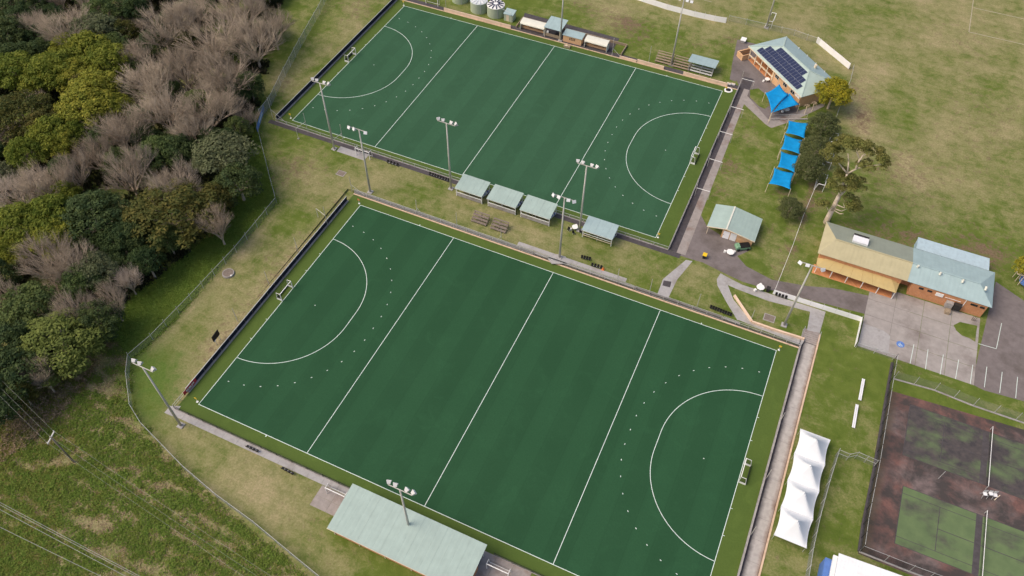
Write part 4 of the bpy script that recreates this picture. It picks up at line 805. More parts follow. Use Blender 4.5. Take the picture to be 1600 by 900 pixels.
for k in range(4): q = (p[0] + .2 + k * 1.3, p[1] - .4 - (k % 2) * .7 + .2 * k); t = E('folding_chair', '%s dark folding chair from the left, on grass before the fourth stand' % ['first', 'second', 'third', 'last'][k], 'chair', (q[0], q[1], HI), k * .8, 'dark folding chairs left of the fourth stand'); M().bx(-.25, .25, -.25, .25, .42, .47).build('seat', MT['black'], t); M().bx(-.25, .25, .2, .26, .47, .95).build('backrest', MT['black'], t); M().beam((-.2, -.2, 0), (-.2, .2, .45), .04).beam((.2, -.2, 0), (.2, .2, .45), .04).build('legs', MT['galv'], t)
# long club building with two-tone roof
t = E('club_building', 'long orange brick building with half tan half blue roof', 'building', (93.4, 79.1, HI)); w, d, e, rh = 33.1, 9.7, 3.6, 5.1; ry, xs = 3.0 + .8, 17.5
ridge0, ridge1 = 2.6, w - 3.0
def strip(nm, xa, xb, front, mat, n):
    for k in range(n):
        x0, x1 = xa + (xb - xa) * k / n, xa + (xb - xa) * (k+1) / n
        def yz(xx, side):
            top = min(1, max(0, xx / ridge0)) if xx < ridge0 else (min(1, max(0, (w - xx) / (w - ridge1))) if xx > ridge1 else 1)
            return (ry * top, e + (rh - e) * top) if side else (d - (d - ry) * top, e + (rh - e) * top)
        g = .004
        if front: P_ = [(x0 + g, 0, e), (x1 - g, 0, e), (x1 - g, *yz(x1, 1)), (x0 + g, *yz(x0, 1))]
        else: P_ = [(x0 + g, *yz(x0, 0)), (x1 - g, *yz(x1, 0)), (x1 - g, d, e), (x0 + g, d, e)]
        M().sheet(P_, .08).build(nm, MT[mat], t)
strip('roof_sheet', ridge0, xs, True, 'roof_tan', 8); strip('roof_sheet', xs, ridge1, True, 'roof_b', 7); strip('roof_sheet', ridge0, xs, False, 'roof_grey', 8); strip('roof_sheet', xs, ridge1, False, 'roof_blue2' if 'roof_blue2' in MT else 'roof_b', 7)
M().sheet([(0, 0, e), (ridge0, 0, e), (ridge0, ry, rh)], .08).build('roof_corner', MT['roof_tan'], t); M().sheet([(0, d, e), (0, 0, e), (ridge0, ry, rh)], .08).build('hip_end', MT['roof_tan'], t); M().sheet([(0, d, e), (ridge0, ry, rh), (ridge0, d, e)], .08).build('roof_corner', MT['roof_grey'], t)
M().sheet([(ridge1, 0, e), (w, 0, e), (ridge1, ry, rh)], .08).build('roof_corner', MT['roof_b'], t); M().sheet([(w, 0, e), (w, d, e), (ridge1, ry, rh)], .08).build('hip_end', MT['roof_b'], t); M().sheet([(ridge1, ry, rh), (w, d, e), (ridge1, d, e)], .08).build('roof_corner', MT['roof_b'], t)
M().beam((ridge0, ry, rh + .03), (xs, ry, rh + .03), .3, .06).build('ridge_cap', MT['roof_tan'], t); M().beam((xs, ry, rh + .03), (ridge1, ry, rh + .03), .3, .06).build('ridge_cap', MT['roof_b'], t)
for k in range(4): M().tube((xs + 1 + k * 4.2, ry - .6 - .2 * k % 2, rh - .2), (xs + 1 + k * 4.2, ry - .6, rh + .35), .22).build('roof_vent', MT['roof_cream'], t)
M().bx(5.6, 8.6, ry + .9, ry + 2.6, rh - .5, rh + .25).build('skylight', MT['lampglass'], t); M().bx(5.6, 8.6, ry + 2.6, ry + 3.2, rh - .6, rh + .2).build('skylight_side', MT['dark'], t)
M().bx(.7, 16.6, .35, d - .6, 0, e - .1).build('wall', MT['brick'], t); M().bx(16.6, 18.6, 2.5, d - .6, 0, e - .1).build('recess_wall', MT['brick'], t); M().bx(18.6, w - .6, .15, d - .6, 0, e - .1).build('wall', MT['brick'], t)
for xx, n in ((20.0, 2), (21.6, 2), (29.6, 3), (31.3, 2)):
    wn = M().bx(xx, xx + n * .42, .06, .17, 2.5, 2.95).build('window', MT['dark'], t)
    for j in range(n): M().bx(xx + .04 + j * .42, xx + .38 + j * .42, .03, .07, 2.54, 2.91).build('pane', MT['glass'], wn)
M().bx(23.2, 24.6, -.02, .14, 2.2, 3.0).build('sign_board', MT['white'], t); M().bx(25.6, 26.9, -.7, .2, .6, 1.9).build('air_unit', MT['kerb'], t); M().bx(27.1, 28.4, -.7, .2, .6, 2.0).build('air_unit', MT['dark'], t); M().bx(26.0, 26.9, -1.9, -.8, 0, .7).build('bin_box', MT['timber'], t)
M().tube((25.0, .05, 2.5), (27.9, .05, 2.5), .05).tube((28.6, .1, .1), (28.6, .1, e), .07).build('pipe', MT['white'], t)
# verandah awning
aw = [(.6, -2.0, 2.05), (16.2, -2.5, 2.05), (14.8, .33, 2.5), (2.0, .33, 2.5)]
for k in range(7):
    f0, f1 = k / 7, (k + 1) / 7; L_ = lambda a, b, f: tuple(np.array(a) * (1 - f) + np.array(b) * f)
    M().sheet([L_(aw[0], aw[1], f0 + .001), L_(aw[0], aw[1], f1 - .001), L_(aw[3], aw[2], f1 - .001), L_(aw[3], aw[2], f0 + .001)], .07).build('awning_sheet', MT['roof_ochre'], t)
M().sheet([aw[1], (16.5, .33, 2.0), aw[2]], .07).build('awning_end', MT['roof_ochre'], t); M().sheet([(.4, .33, 2.0), aw[0], aw[3]], .07).build('awning_end', MT['roof_ochre'], t)
for k in range(6): M().beam((.8 + k * 3.05, -1.9 - .09 * k, 0), (.8 + k * 3.05, -1.9 - .09 * k, 2.0), .13).build('awning_post', MT['white'], t)
M().bx(.3, 16, -2.3, .3, -.02, .05).build('verandah_floor', MT['brick'], t)
for k in range(3): M().tube((31.0 + .3 * k, -1.3, 0), (31.0 + .3 * k, -1.3, 1.2), .07).build('bollard', MT['timber_g'], t)
# annex
t = E('shed_annex', 'pale blue corrugated lean-to shed behind the long club building', 'building', (111.8, 90.1, HI)); n = 9
for k in range(n): M().sheet([(14 * k / n + .006, 0, 2.5), (14 * (k+1) / n - .006, 0, 2.5), (14 * (k+1) / n - .006, 3.7, 2.3), (14 * k / n + .006, 3.7, 2.3)], .07).build('roof_sheet', pm('roof_pale_blue', (.42, .54, .60), .5, .07, 1.5, dirt=(.3, .38, .42), dirt_amt=.4) if 'roof_pale_blue' not in bpy.data.materials else bpy.data.materials['roof_pale_blue'], t)
M().bx(.1, 13.9, .15, 3.6, 0, 2.2).build('wall', MT['lightblue'], t)
# white building at the bottom edge
t = E('white_hall', 'white roofed hall cut off by the bottom edge beside the tennis courts', 'building', (108.0, 2.5, HI)); n = 14
for k in range(n): M().sheet([(-.1, 15.8 - 14 * (k+1) / n + .005, 4.0 + .0), (11.5, 15.8 - 14 * (k+1) / n + .005, 5.2), (11.5, 15.8 - 14 * k / n - .005, 5.2), (-.1, 15.8 - 14 * k / n - .005, 4.0)], .08).build('roof_sheet', MT['roof_white'], t)
M().hexa([(0, 2, 0), (11.4, 2, 0), (11.4, 15.5, 0), (0, 15.5, 0), (0, 2, 3.85), (11.4, 2, 5.0), (11.4, 15.5, 5.0), (0, 15.5, 3.85)]).build('wall', MT['lightblue'], t); M().bx(-.75, -.12, 1.8, 15.3, 3.45, 3.85).build('box_gutter', MT['white'], t); M().bx(-1.6, -.1, 2, 14.8, 0, 3.0).build('side_bay', MT['blue'], t)
# ------------------------------------------------------------------ shade sails
def sail(corners, label, sag=.35, pull=.28, mat='bluesail', pole=True, group=None, n=10):
    C = np.array(corners, float); o0 = C.mean(0); o0[2] = HI; t = E('shade_sail', label, 'shade sail', tuple(o0), 0, group); C = C - o0
    V_, F_ = [], []
    for i in range(n + 1):
        for j in range(n + 1):
            u, v = i / n, j / n; bu, bv = 4 * u * (1 - u), 4 * v * (1 - v)
            uu = u + (0.5 - u) * pull * .5 * bv; vv = v + (.5 - v) * pull * .5 * bu
            q = (1-uu)*(1-vv)*C[0] + uu*(1-vv)*C[1] + uu*vv*C[2] + (1-uu)*vv*C[3]; q[2] -= sag * bu * bv
            V_.append(tuple(q))
    for i in range(n):
        for j in range(n): a = i * (n + 1) + j; F_.append((a, a + n + 1, a + n + 2, a + 1))
    m = M(); m.v = V_; m.f = F_; o = m.build('fabric', MT[mat], t, True); md = o.modifiers.new('s', 'SOLIDIFY'); md.thickness = .02
    if pole:
        for c in C: M().tube((c[0] * 1.04, c[1] * 1.04, 0), (c[0] * 1.02, c[1] * 1.02, c[2] + .2), .07, .06, 8).build('pole', MT['fascia'], t)
    return t
S = [[(1232, 188), (1264, 192), (1257, 216), (1227, 208)], [(1226, 210), (1254, 219), (1250, 241), (1220, 233)], [(1220, 236), (1248, 243), (1242, 270), (1215, 261)], [(1210, 262), (1241, 270), (1235, 296), (1201, 287)]]
for i, q in enumerate(S): sail([G(*q[0], 3.0 + .3), G(*q[1], 2.8), G(*q[2], 3.3), G(*q[3], 2.9)], 'blue shade sail, %s of the row of four on the lawn' % ['topmost', 'second from the top', 'third from the top', 'lowest'][i], group='row of four blue shade sails')
q = [(1218, 131), (1196, 145), (1205, 177), (1232, 147)]; sail([G(*a, 3.2) for a in q], 'large blue shade sail, left half at the club house corner')
q = [(1231, 145), (1207, 176), (1249, 163), (1234, 146)]; sail([G(*a, 2.9) for a in q], 'narrow blue shade sail, right half against the club house wall', pull=.15)
# benches and screens on club terrace
p = G(1216, 184, HI); t = E('terrace_rail', 'low rail and planter edge below the club house', 'rail', tuple(p), .45); M().tube((-2, 0, .9), (7, 0, .9), .04).tube((-2, 0, 0), (-2, 0, .9), .04).tube((2.5, 0, 0), (2.5, 0, .9), .04).tube((7, 0, 0), (7, 0, .9), .04).build('rail', MT['galv'], t); M().bx(-2, 7, -.9, -.6, -.05, .25).build('planter_edge', MT['kerb'], t)
for px, py, i in ((1257, 178, 0), (1268, 174, 1)):
    p = G(px, py, HI); t = E('young_palm', 'thin trunked little palm by the club wall, %s of two' % ['left', 'right'][i], 'palm', tuple(p)); M().tube((0, 0, 0), (0, 0, 2.4), .09, .07).build('trunk', MT['fascia'], t); mm = M()
    for k in range(14): a = k * .9; mm.face([(0, 0, 2.4), (math.cos(a) * .5 - math.sin(a) * .12, math.sin(a) * .5 + math.cos(a) * .12, 2.65), (math.cos(a) * 1.0, math.sin(a) * 1.0, 2.2), (math.cos(a) * .5 + math.sin(a) * .12, math.sin(a) * .5 - math.cos(a) * .12, 2.65)])
    mm.build('crown', MT['timber'], t)
# marquee
t = E('marquee', 'white four peaked tensile marquee beside the east footpath', 'marquee', (101.1, 28.3, HI))
def peak(cx, cy, hx, hy, z0, z1, n=20):
    V_, F_ = [], []
    for i in range(n + 1):
        for j in range(n + 1):
            u, v = -1 + 2 * i / n, -1 + 2 * j / n; r = min(1.0, (abs(u) ** 7 + abs(v) ** 7) ** (1 / 7))
            z = z0 + (z1 - z0) * (1 - r) ** 1.5
            sc_u = 1 - .10 * (1 - v * v) * (abs(u) ** 4); sc_v = 1 - .0 * (1 - u * u) * (abs(v) ** 4)
            rr = math.hypot(u, v) / max(r, 1e-6); z -= .25 * (1 - abs(abs(u) - abs(v))) * 0
            V_.append((cx + u * hx * sc_u, cy + v * hy * sc_v, z - .5 * (1 - abs(u)) * (abs(v) ** 3) * .0))
    for i in range(n):
        for j in range(n): a = i * (n + 1) + j; F_.append((a, a + n + 1, a + n + 2, a + 1))
    m = M(); m.v = V_; m.f = F_; return m
for k in range(4): peak(0, -7.75 + k * 5.17, 2.6, 2.58, 1.95, 4.5).build('canopy', MT['marquee'], t)
for k in range(5):
    for xx in (-2.45, 2.45): M().tube((xx, -10.2 + k * 5.11, 0), (xx, -10.2 + k * 5.11, 2.1), .03, .03, 6).build('pole', MT['galv'], t)
for k in range(4): M().tube((0, -7.75 + k * 5.17, 0), (0, -7.75 + k * 5.17, 4.05), .06).build('mast', MT['white'], t)
for i, (a, b) in enumerate((((1348, 594), (1342, 627)), ((1338, 634), (1332, 670)))):
    A, B = G(*a), G(*b); t = E('bench', 'long white bench on the lawn, %s of two' % ('upper', 'lower')[i], 'bench', tuple(A), math.atan2(B[1]-A[1], B[0]-A[0])); ln = float(np.hypot(*(B-A)[:2]))
    for s_ in (-.14, .14): M().bx(0, ln, s_ - .12, s_ + .12, .42, .47).build('plank', MT['lampglass'], t)
    for xx in (.4, ln - .4): M().bx(xx - .05, xx + .05, -.2, .2, 0, .42).build('leg', MT['galv'], t)
# scoreboard
p = G(342, 535); t = E('scoreboard', 'small black scoreboard on two posts behind the navy boards', 'scoreboard', tuple(p), math.pi / 2 + .1)
for s_ in (-.6, .6): M().tube((s_, 0, 0), (s_, 0, 2.6), .06).build('post', MT['galv'], t)
M().bx(-1.0, 1.0, -.06, .06, 1.4, 2.9).build('board', MT['black'], t); M().bx(-.9, -.3, -.1, -.06, 1.42, 1.6).build('plate', MT['white'], t)
# ------------------------------------------------------------------ tennis courts
tag(M().slab([(111.6, 21.5), (160, 21.5), (160, 58.0), (111.6, 54.6)], .2, HI + .012).build('tennis_surround', MT['red_court']), 'stained red brown tennis court surround', kind='structure')
for i, (x0, x1, y0, y1) in enumerate(((116.6, 142.3, 25.6, 36.4), (115.8, 142.3, 42.2, 53.2))):
    c = M().slab([(x0, y0), (x1, y0), (x1, y1), (x0, y1)], .3, HI + .02).build('tennis_court', MT['court']); tag(c, 'tennis court with worn green surface, %s' % ('nearer' if i == 0 else 'farther and badly stained'), kind='structure')
    def dl(a0, a1, b0, b1): M().bx(a0, a1, b0, b1, HI + .015, HI + .028).build('court_line', MT['asphalt_d'], c)
    yc = (y0 + y1) / 2
    for yy in (y0 + .05, y1 - .05, y0 + 1.4, y1 - 1.4): dl(x0, x1, yy - .045, yy + .045)
    dl(x0, x0 + .12, y0, y1); dl(x0 + 6.0, x0 + 6.12, y0 + 1.4, y1 - 1.4); dl(x0 + 6.1, x0 + 19, yc - .06, yc + .06); dl(x1 - .12, x1, y0, y1)
    t = E('tennis_net', 'tennis net with white tape, %s court' % ('nearer' if i == 0 else 'farther'), 'net', (129.3 + .1 * (1 - i), y0 - .6, HI)); ln = y1 - y0 + 1.2
    M().face([(0, 0, .05), (0, ln, .05), (0, ln, .95), (0, 0, .95)]).build('mesh', MT['chain_b'], t); M().bx(-.04, .04, 0, ln, .93, 1.0).build('tape', MT['white'], t)
    for yy in (0, ln): M().tube((0, yy, 0), (0, yy, 1.07), .06).build('post', MT['galv'], t)
    tag(M().bx(128.2, 129.2, y0, y1, HI + .018, HI + .026).build('worn_strip', MT['asphalt_d']), kind='structure')
p = G(1540, 776, HI); t = E('umpire_seats', 'tangled metal umpire chairs between the two tennis courts', 'chairs', tuple(p), .3)
for k in range(3):
    xx = k * .8 - .8; M().bx(xx, xx + .6, -.3, .3, .9 + .3 * (k == 1), 1.0 + .3 * (k == 1)).build('seat', MT['lampglass'], t); M().bx(xx, xx + .6, .28, .34, 1.0, 1.7).build('backrest', MT['galv'], t)
    M().beam((xx, -.4, 0), (xx, -.2, .95), .06).beam((xx + .6, .5, 0), (xx + .6, .2, .95), .06).beam((xx, .5, 0), (xx + .2, .2, .9), .06).build('leg', MT['galv'], t)
M().beam((1.2, -.5, .1), (1.9, .1, .9), .1).build('brace', MT['fascia'], t)
t = E('swing_gate', 'small leaning pipe gate on the tennis surround', 'gate', tuple(G(1466, 748, HI)), .6); M().tube((0, 0, 0), (0, 0, 2.4), .05).build('post', MT['galv'], t); M().tube((0, 0, .3), (.4, .2, 2.2), .04).build('brace', MT['galv'], t)
tag(M().slab([tuple(G(*q, HI)[:2]) for q in ((1397, 566), (1520, 605), (1700, 655), (1700, 690), (1520, 634), (1395, 592))], .2, HI + .02).build('grass_verge', MT['ground']), kind='structure')
# ------------------------------------------------------------------ power lines
def pole(px, py, h, lab):
    p = G(px, py); t = E('power_pole', lab, 'power pole', tuple(p)); M().tube((0, 0, -.2), (0, 0, h), .17, .12, 10).build('pole', MT['wood_pole'], t, True); c, s = math.cos(.35), math.sin(.35)
    M().beam((-1.1 * s * -1, -1.1, h - .3), (1.1 * s * -1, 1.1, h - .3), .16, .2).build('crossarm', MT['alu'], t)
    for k in (-1, 0, 1): M().tube((-.33 * k, k * 1.0, h - .2), (-.33 * k, k * 1.0, h + .05), .06).build('insulator', MT['white'], t)
    return np.array([p[0], p[1], p[2] + h])
A = pole(116, 722, 9.0, 'leaning timber power pole with crossarm in the scrub slope'); B = np.array([43.0, -23.5, 10.0]); Cc = np.array([-95.0, 2.0, 10])
def wire(a, b, r, lab, sag=.8):
    m = M(); n = 14; a, b = np.array(a, float), np.array(b, float); pr = None
    for k in range(n + 1):
        f = k / n; q = a + (b - a) * f; q[2] -= sag * 4 * f * (1 - f)
        if pr is not None: m.tube(pr, q, r, r, 4, False)
        pr = q
    tag(m.build('power_line', MT['wire']), lab, 'power line')
for k in (-1, 0, 1):
    wire(A + [-.33 * k, k * 1.0, 0], B + [0, k * 1.0, 0], .011, 'thin power wire from the timber pole down right, %s of three' % {-1: 'lowest', 0: 'middle', 1: 'upper'}[k]); wire(A + [-.33 * k, k * 1.0, 0], Cc + [0, k, 0], .011, 'thin power wire from the timber pole to the wood, %s of three' % {-1: 'lowest', 0: 'middle', 1: 'upper'}[k])
for k, (a, b) in enumerate((((-60, 753), (260, 922)), ((-60, 757), (250, 920)), ((-60, 764), (230, 918)), ((-60, 794), (190, 916)))):
    wire(G(*a, 11.0), G(*b, 11.0), .03, 'pale power line across the bottom left corner, %s' % ['topmost', 'second', 'third', 'lowest of four'][k], .3)
# ------------------------------------------------------------------ trees
def leaf_cards(centres, normals, size, jit=.6):
    n = len(centres); nr = normals + rng.normal(0, jit, (n, 3)); nr /= np.linalg.norm(nr, axis=1)[:, None] + 1e-9
    a = np.cross(nr, rng.normal(0, 1, (n, 3))); a /= np.linalg.norm(a, axis=1)[:, None] + 1e-9; b = np.cross(nr, a)
    s = size * rng.uniform(.6, 1.4, (n, 1)); a = a * s; b = b * s * .62
    V_ = np.stack([centres - a, centres - b * .8, centres + a, centres + b * .8], 1).reshape(-1, 3)
    return V_, np.arange(4 * n).reshape(-1, 4)
def blob_leaves(blobs, per, size):
    Cs, Ns = [], []
    for (c, r) in blobs:
        n = int(per * (r[0] * r[1]) ** .8); d = rng.normal(0, 1, (n, 3)); d /= np.linalg.norm(d, axis=1)[:, None]; d[:, 2] = np.where(d[:, 2] < -.35, -d[:, 2], d[:, 2])
        rad = rng.uniform(.72, 1.05, (n, 1)); Cs.append(np.array(c) + d * rad * np.array(r)); Ns.append(d + [0, 0, .25])
    return leaf_cards(np.concatenate(Cs), np.concatenate(Ns), size)
def crown_blobs(R, H, z0, n, rb, flat=.75):
    out = []
    for k in range(n):
        a = k * 2.39996 + random.uniform(-.3, .3); f = math.sqrt((k + .5) / n); zz = math.sqrt(max(0, 1 - f * f * .92))
        r = rb * random.uniform(.7, 1.3); rr = R * f * random.uniform(.82, 1.02)
        out.append(((rr * math.cos(a), rr * math.sin(a), z0 + H * zz * random.uniform(.82, 1.05)), (r, r, r * flat)))
        if f > .55 and k % 2 == 0: out.append(((rr * .9 * math.cos(a), rr * .9 * math.sin(a), z0 + H * zz * .35), (r * 1.1, r * 1.1, r)))
    return out
def trunk_mesh(h, r, blobs, n=9):
    m = M(); m.tube((0, 0, -.3), (0, 0, h * .55), r, r * .75, 7)
    for c, _ in random.sample(blobs, min(n, len(blobs))):
        mid = (c[0] * .45, c[1] * .45, h * .55 + (c[2] - h * .55) * .5); m.tube((0, 0, h * .5), mid, r * .5, r * .3, 5); m.tube(mid, c, r * .3, r * .1, 5)
    return m.mesh('trunk')
LT = {}     # leafy templates, unit: crown radius ~4 m, height ~9 m
def leafy(key, R, H, z0, n, rb, per, size, flat=.75):
    bl = crown_blobs(R, H, z0, n, rb, flat); V_, F_ = blob_leaves(bl, per, size); LT.setdefault(key, []).append((np_mesh('crown_' + key, V_, F_), trunk_mesh(z0 + H * .5, .28, bl), z0 + H))
for _ in range(3): leafy('round', 4.0, 4.2, 4.2, 46, .95, 120, .2)
for _ in range(3): leafy('dome', 4.0, 6.0, 2.8, 60, .8, 130, .17, .9)
for _ in range(2): leafy('loose', 3.8, 3.2, 4.5, 26, 1.15, 90, .22, .6)
for _ in range(2): leafy('bush', 3.0, 2.0, .6, 26, .85, 120, .2, .8)
BT = []
def bare_template(limbs, spread, up):
    m = M(); tw = []
    def grow(p, d, ln, r, lev):
        q = p + d * ln
        if lev <= 3: m.tube(p, q, r, r * .62, 5 if lev < 2 else 3, False)
        else: tw.append((p, q, r))
        if lev == 5: return
        n = (limbs, 5, 5, 6, 5)[lev]
        for k in range(n):
            f = 1.0 if lev == 0 else random.uniform(.35, 1.0); o = p + (q - p) * f
            sp = (spread, .5, .42, .36, .34)[lev]
            a = 2 * math.pi * (k + random.random() * .7) / n; side = Vector((math.cos(a), math.sin(a), 0)) * sp * random.uniform(.5, 1.2) + Vector((random.gauss(0, .15), random.gauss(0, .15), random.gauss(0, .1)))
            nd = (d + side + Vector((0, 0, up))).normalized(); grow(o, nd, (3.6, 2.7, 2.0, 1.5, 1.0)[lev] * random.uniform(.75, 1.2), r * (.54 if lev else .6), lev + 1)
    grow(Vector((0, 0, -.2)), Vector((0, 0, 1)), 2.0, .3, 0)
    V_ = []; F_ = []
    for p, q, r in tw:
        b = len(V_); w_ = max(r * .7, .011); d = (q - p).normalized(); x_ = d.orthogonal().normalized(); y_ = d.cross(x_)
        for k in range(3): t_ = k * 2.0944; V_.append(tuple(p + (x_ * math.cos(t_) + y_ * math.sin(t_)) * w_))
        V_.append(tuple(q)); F_ += [(b, b+1, b+3), (b+1, b+2, b+3), (b+2, b, b+3)]
    BT.append((np_mesh('twigs', np.array(V_), np.array(F_)), m.mesh('trunk'), max(v[2] for v in V_), np.percentile(np.hypot(*np.array(V_)[:, :2].T), 92)))
for a in ((6, .75, .12), (7, .6, .2), (6, .9, .1), (5, .55, .25)): bare_template(*a)
PAL = {'Y': ('fY', 'yellow green'), 'G': ('fG', 'mid green'), 'D': ('fD', 'dark green'), 'O': ('fO', 'olive brown'), 'S': ('fS', 'sage green'), 'K': ('fK', 'golden'), 'B': ('twig', 'bare'), 'P': ('twig2', 'pale bare'), 'L': ('fL', 'lime green'), 'H': ('fH', 'hedge green')}
TREES = []
def tree(x, y, z, kind, R, h=None, shape=None, name='tree'):
    root = E(name, None, 'tree', (x, y, z), random.uniform(0, 6.28))
    if kind in 'BP':
        tw, tr, hh, rr = random.choice(BT); s = R / rr; root.scale = (s, s, (h / hh) if h else s)
        t_ = link('trunk', tr, MT['bark'], root); c_ = link('crown', tw, None, root)
        if not tw.materials: tw.materials.append(MT['twig'])
        c_.material_slots[0].link = 'OBJECT'; c_.material_slots[0].material = MT[PAL[kind][0]]
    else:
        shape = shape or random.choice({'Y': ['round'], 'G': ['round', 'dome'], 'D': ['dome', 'round'], 'O': ['dome'], 'S': ['loose', 'round'], 'K': ['round'], 'L': ['dome']}[kind])
        cr, tr, hh = random.choice(LT[shape]); base = 4.0 if shape != 'bush' else 3.0; s = R / base; root.scale = (s, s, (h / hh) if h else s)
        link('trunk', tr, MT['bark'], root); c_ = link('crown', cr, None, root)
        if not cr.materials: cr.materials.append(MT['fG'])
        c_.material_slots[0].link = 'OBJECT'; c_.material_slots[0].material = MT[PAL[kind][0]]
    TREES.append((root, kind, h, R)); return root
MAN = [('B', 105, 45, 45), ('B', 258, 45, 48), ('B', 335, 60, 55), ('B', 395, 65, 46), ('B', 350, 115, 52), ('B', 375, 15, 42), ('B', 300, 20, 40), ('B', 235, 128, 36), ('B', 255, 170, 42), ('B', 322, 168, 44), ('B', 190, 205, 36), ('B', 150, 240, 30), ('B', 196, 268, 38), ('P', 25, 300, 42), ('B', 70, 285, 36), ('B', 112, 268, 30), ('B', 272, 288, 36), ('B', 75, 405, 36), ('B', 108, 412, 30), ('B', 338, 350, 22), ('P', 198, 435, 17), ('D', 30, 5, 40), ('D', 5, 60, 36), ('B', 50, 40, 22), ('D', 60, 60, 20), ('B', 5, 470, 26), ('B', 112, 482, 26), ('B', 172, 470, 22), ('B', 425, 40, 32), ('B', 285, 110, 36), ('B', 300, 200, 30), ('B', 215, 90, 22),
       ('Y', 108, 82, 24), ('Y', 140, 85, 34), ('Y', 168, 102, 32), ('Y', 85, 116, 36), ('Y', 116, 124, 28), ('Y', 150, 146, 34), ('Y', 138, 175, 36), ('Y', 184, 172, 20), ('Y', 25, 118, 34), ('Y', 82, 216, 32), ('Y', 45, 243, 26), ('Y', 28, 362, 36), ('Y', 78, 345, 34), ('Y', 85, 374, 28), ('Y', 20, 392, 24), ('Y', 105, 310, 20), ('Y', 125, 212, 20), ('Y', 60, 128, 26), ('Y', 100, 228, 22),
       ('D', 145, 342, 46), ('G', 200, 346, 16), ('D', 188, 378, 24), ('G', 165, 22, 32), ('S', 150, 55, 34), ('G', 182, 78, 22), ('G', 252, 246, 30), ('D', 278, 242, 26), ('S', 348, 248, 38), ('D', 372, 286, 30), ('O', 36, 182, 40), ('O', 72, 202, 30), ('O', 270, 336, 56), ('O', 338, 312, 22), ('D', 35, 32, 28), ('D', 28, 92, 26), ('D', 65, 86, 22), ('D', 152, 500, 26), ('D', 15, 588, 34), ('D', -10, 630, 30), ('O', 30, 612, 20), ('B', 62, 585, 18), ('S', -20, 590, 24), ('D', 18, 540, 28), ('L', 92, 538, 46), ('G', 48, 482, 30), ('S', 152, 428, 26), ('G', 128, 444, 24), ('G', 372, 205, 18), ('D', 358, 225, 20), ('G', 262, 375, 18), ('D', 215, 372, 22), ('D', 230, 410, 20), ('G', 210, 108, 14), ('O', 100, 192, 20), ('S', 195, 150, 15)]
wx_, wy_ = [], []
for kd, px, py, r in MAN:
    hh = {'B': 12.5, 'P': 10.5, 'Y': 10, 'G': 9.5, 'D': 9.5, 'O': 10, 'S': 9.5, 'L': 8.5}[kd] * (.55 + .45 * min(1.2, r / 34)); p = G(px, py, hh * .62); R = r / 6.6 * (1.0 if py > 200 else 1.08); R *= 1.12 if kd not in 'BP' else .98
    tree(p[0], p[1], float(ground_h(p[0], p[1])), kd, R, hh); wx_.append(p[0]); wy_.append(p[1])
# fill the rest of the wood
wp = np.array(wood_w); mn, mx = wp.min(0), wp.max(0); tries = 0; added = 0
while tries < 6000 and added < 150:
    tries += 1; q = rng.uniform(mn, mx)
    if not inpoly(q[:1], q[1:], wood_w)[0]: continue
    ed = min(np.hypot(q[0] - a, q[1] - b) for a, b in zip(wx_, wy_))
    u = PX((q[0], q[1], 5.0))
    if u[0] < -70 or u[1] < -110 or ed < 3.7: continue
    kd = random.choice('BBDGDOS' if u[0] < 330 else 'BBBBDG'); R = random.uniform(2.6, 3.9); hh = random.uniform(5.5, 9)
    tree(q[0], q[1], float(ground_h(*q)), kd, R, hh); wx_.append(q[0]); wy_.append(q[1]); added += 1
def ordinal(n): return '%d%s' % (n, 'th' if 10 < n % 100 < 14 else {1: 'st', 2: 'nd', 3: 'rd'}.get(n % 10, 'th'))
rows = {}
for root, kd, h_, R in TREES:
    u = PX(tuple(root.location[:2]) + (root.location[2] + (h_ or 8) * .62,)); b = int(max(0, min(6, u[1] // 90))); rows.setdefault((b, 'B' if kd in 'BP' else kd), []).append((u[0], root))
ROWN = ['along the top edge', 'in the second row down', 'in the third row down', 'in the fourth row down', 'in the fifth row down', 'in the sixth row down', 'at the foot of the wood']
for (b, kd), lst in rows.items():
    for i, (u, root) in enumerate(sorted(lst, key=lambda a: a[0])):
        word = {'B': 'leafless grey brown tree', 'Y': 'bright yellow green tree', 'G': 'mid green leafy tree', 'D': 'dark green leafy tree', 'O': 'olive brown leafy tree', 'S': 'pale sage green tree', 'L': 'round lime green tree'}[kd]
        root.name = 'bare_tree' if kd == 'B' else 'leafy_tree'; tag(root, '%s of the wood, %s from left %s' % (word, ordinal(i + 1), ROWN[b]), 'tree', 'trees of the wood')
# single trees near the clubs
t = tree(*G(1301, 150, 4.2)[:2], HI, 'K', 4.5, 7.2, 'round'); tag(t, 'golden green round tree at the end of the solar roofed club house', 'tree')
for (px, py, r, h_, lab) in ((1286, 200, 4.3, 6.0, 'large dark green shrub tree below the golden tree'), (1274, 236, 4.2, 6.0, 'dark green shrub tree in the middle beside the blue sails'), (1264, 267, 4.0, 5.5, 'dark olive shrub tree beside the lowest blue sail'), (1234, 328, 3.2, 4.2, 'round dark green bush on the lawn above the brick shed')):
    q = G(px, py, h_ * .55); t = tree(q[0], q[1], HI, 'H', r * .92, h_, 'dome'); tag(t, lab, 'tree')
q = G(1597, 418, 3.5); t = tree(q[0] + 1, q[1], HI, 'K', 2.6, 5.0, 'loose'); tag(t, 'golden leafed small tree at the right edge', 'tree')
p = G(1600, 445, HI); t = E('play_tower', 'blue play structure with pale poles at the right edge', 'play equipment', (p[0], p[1], HI)); M().tube((0, 0, .8), (0, 0, 1.5), 1.3, 1.3, 16).build('tub', MT['blue'], t)
for k in range(3): M().tube((-1.2 - k * .5, -.6 + k * .9, 0), (-1.2 - k * .5, -.6 + k * .9, 2.8), .07).build('pole', MT['fascia'], t); 
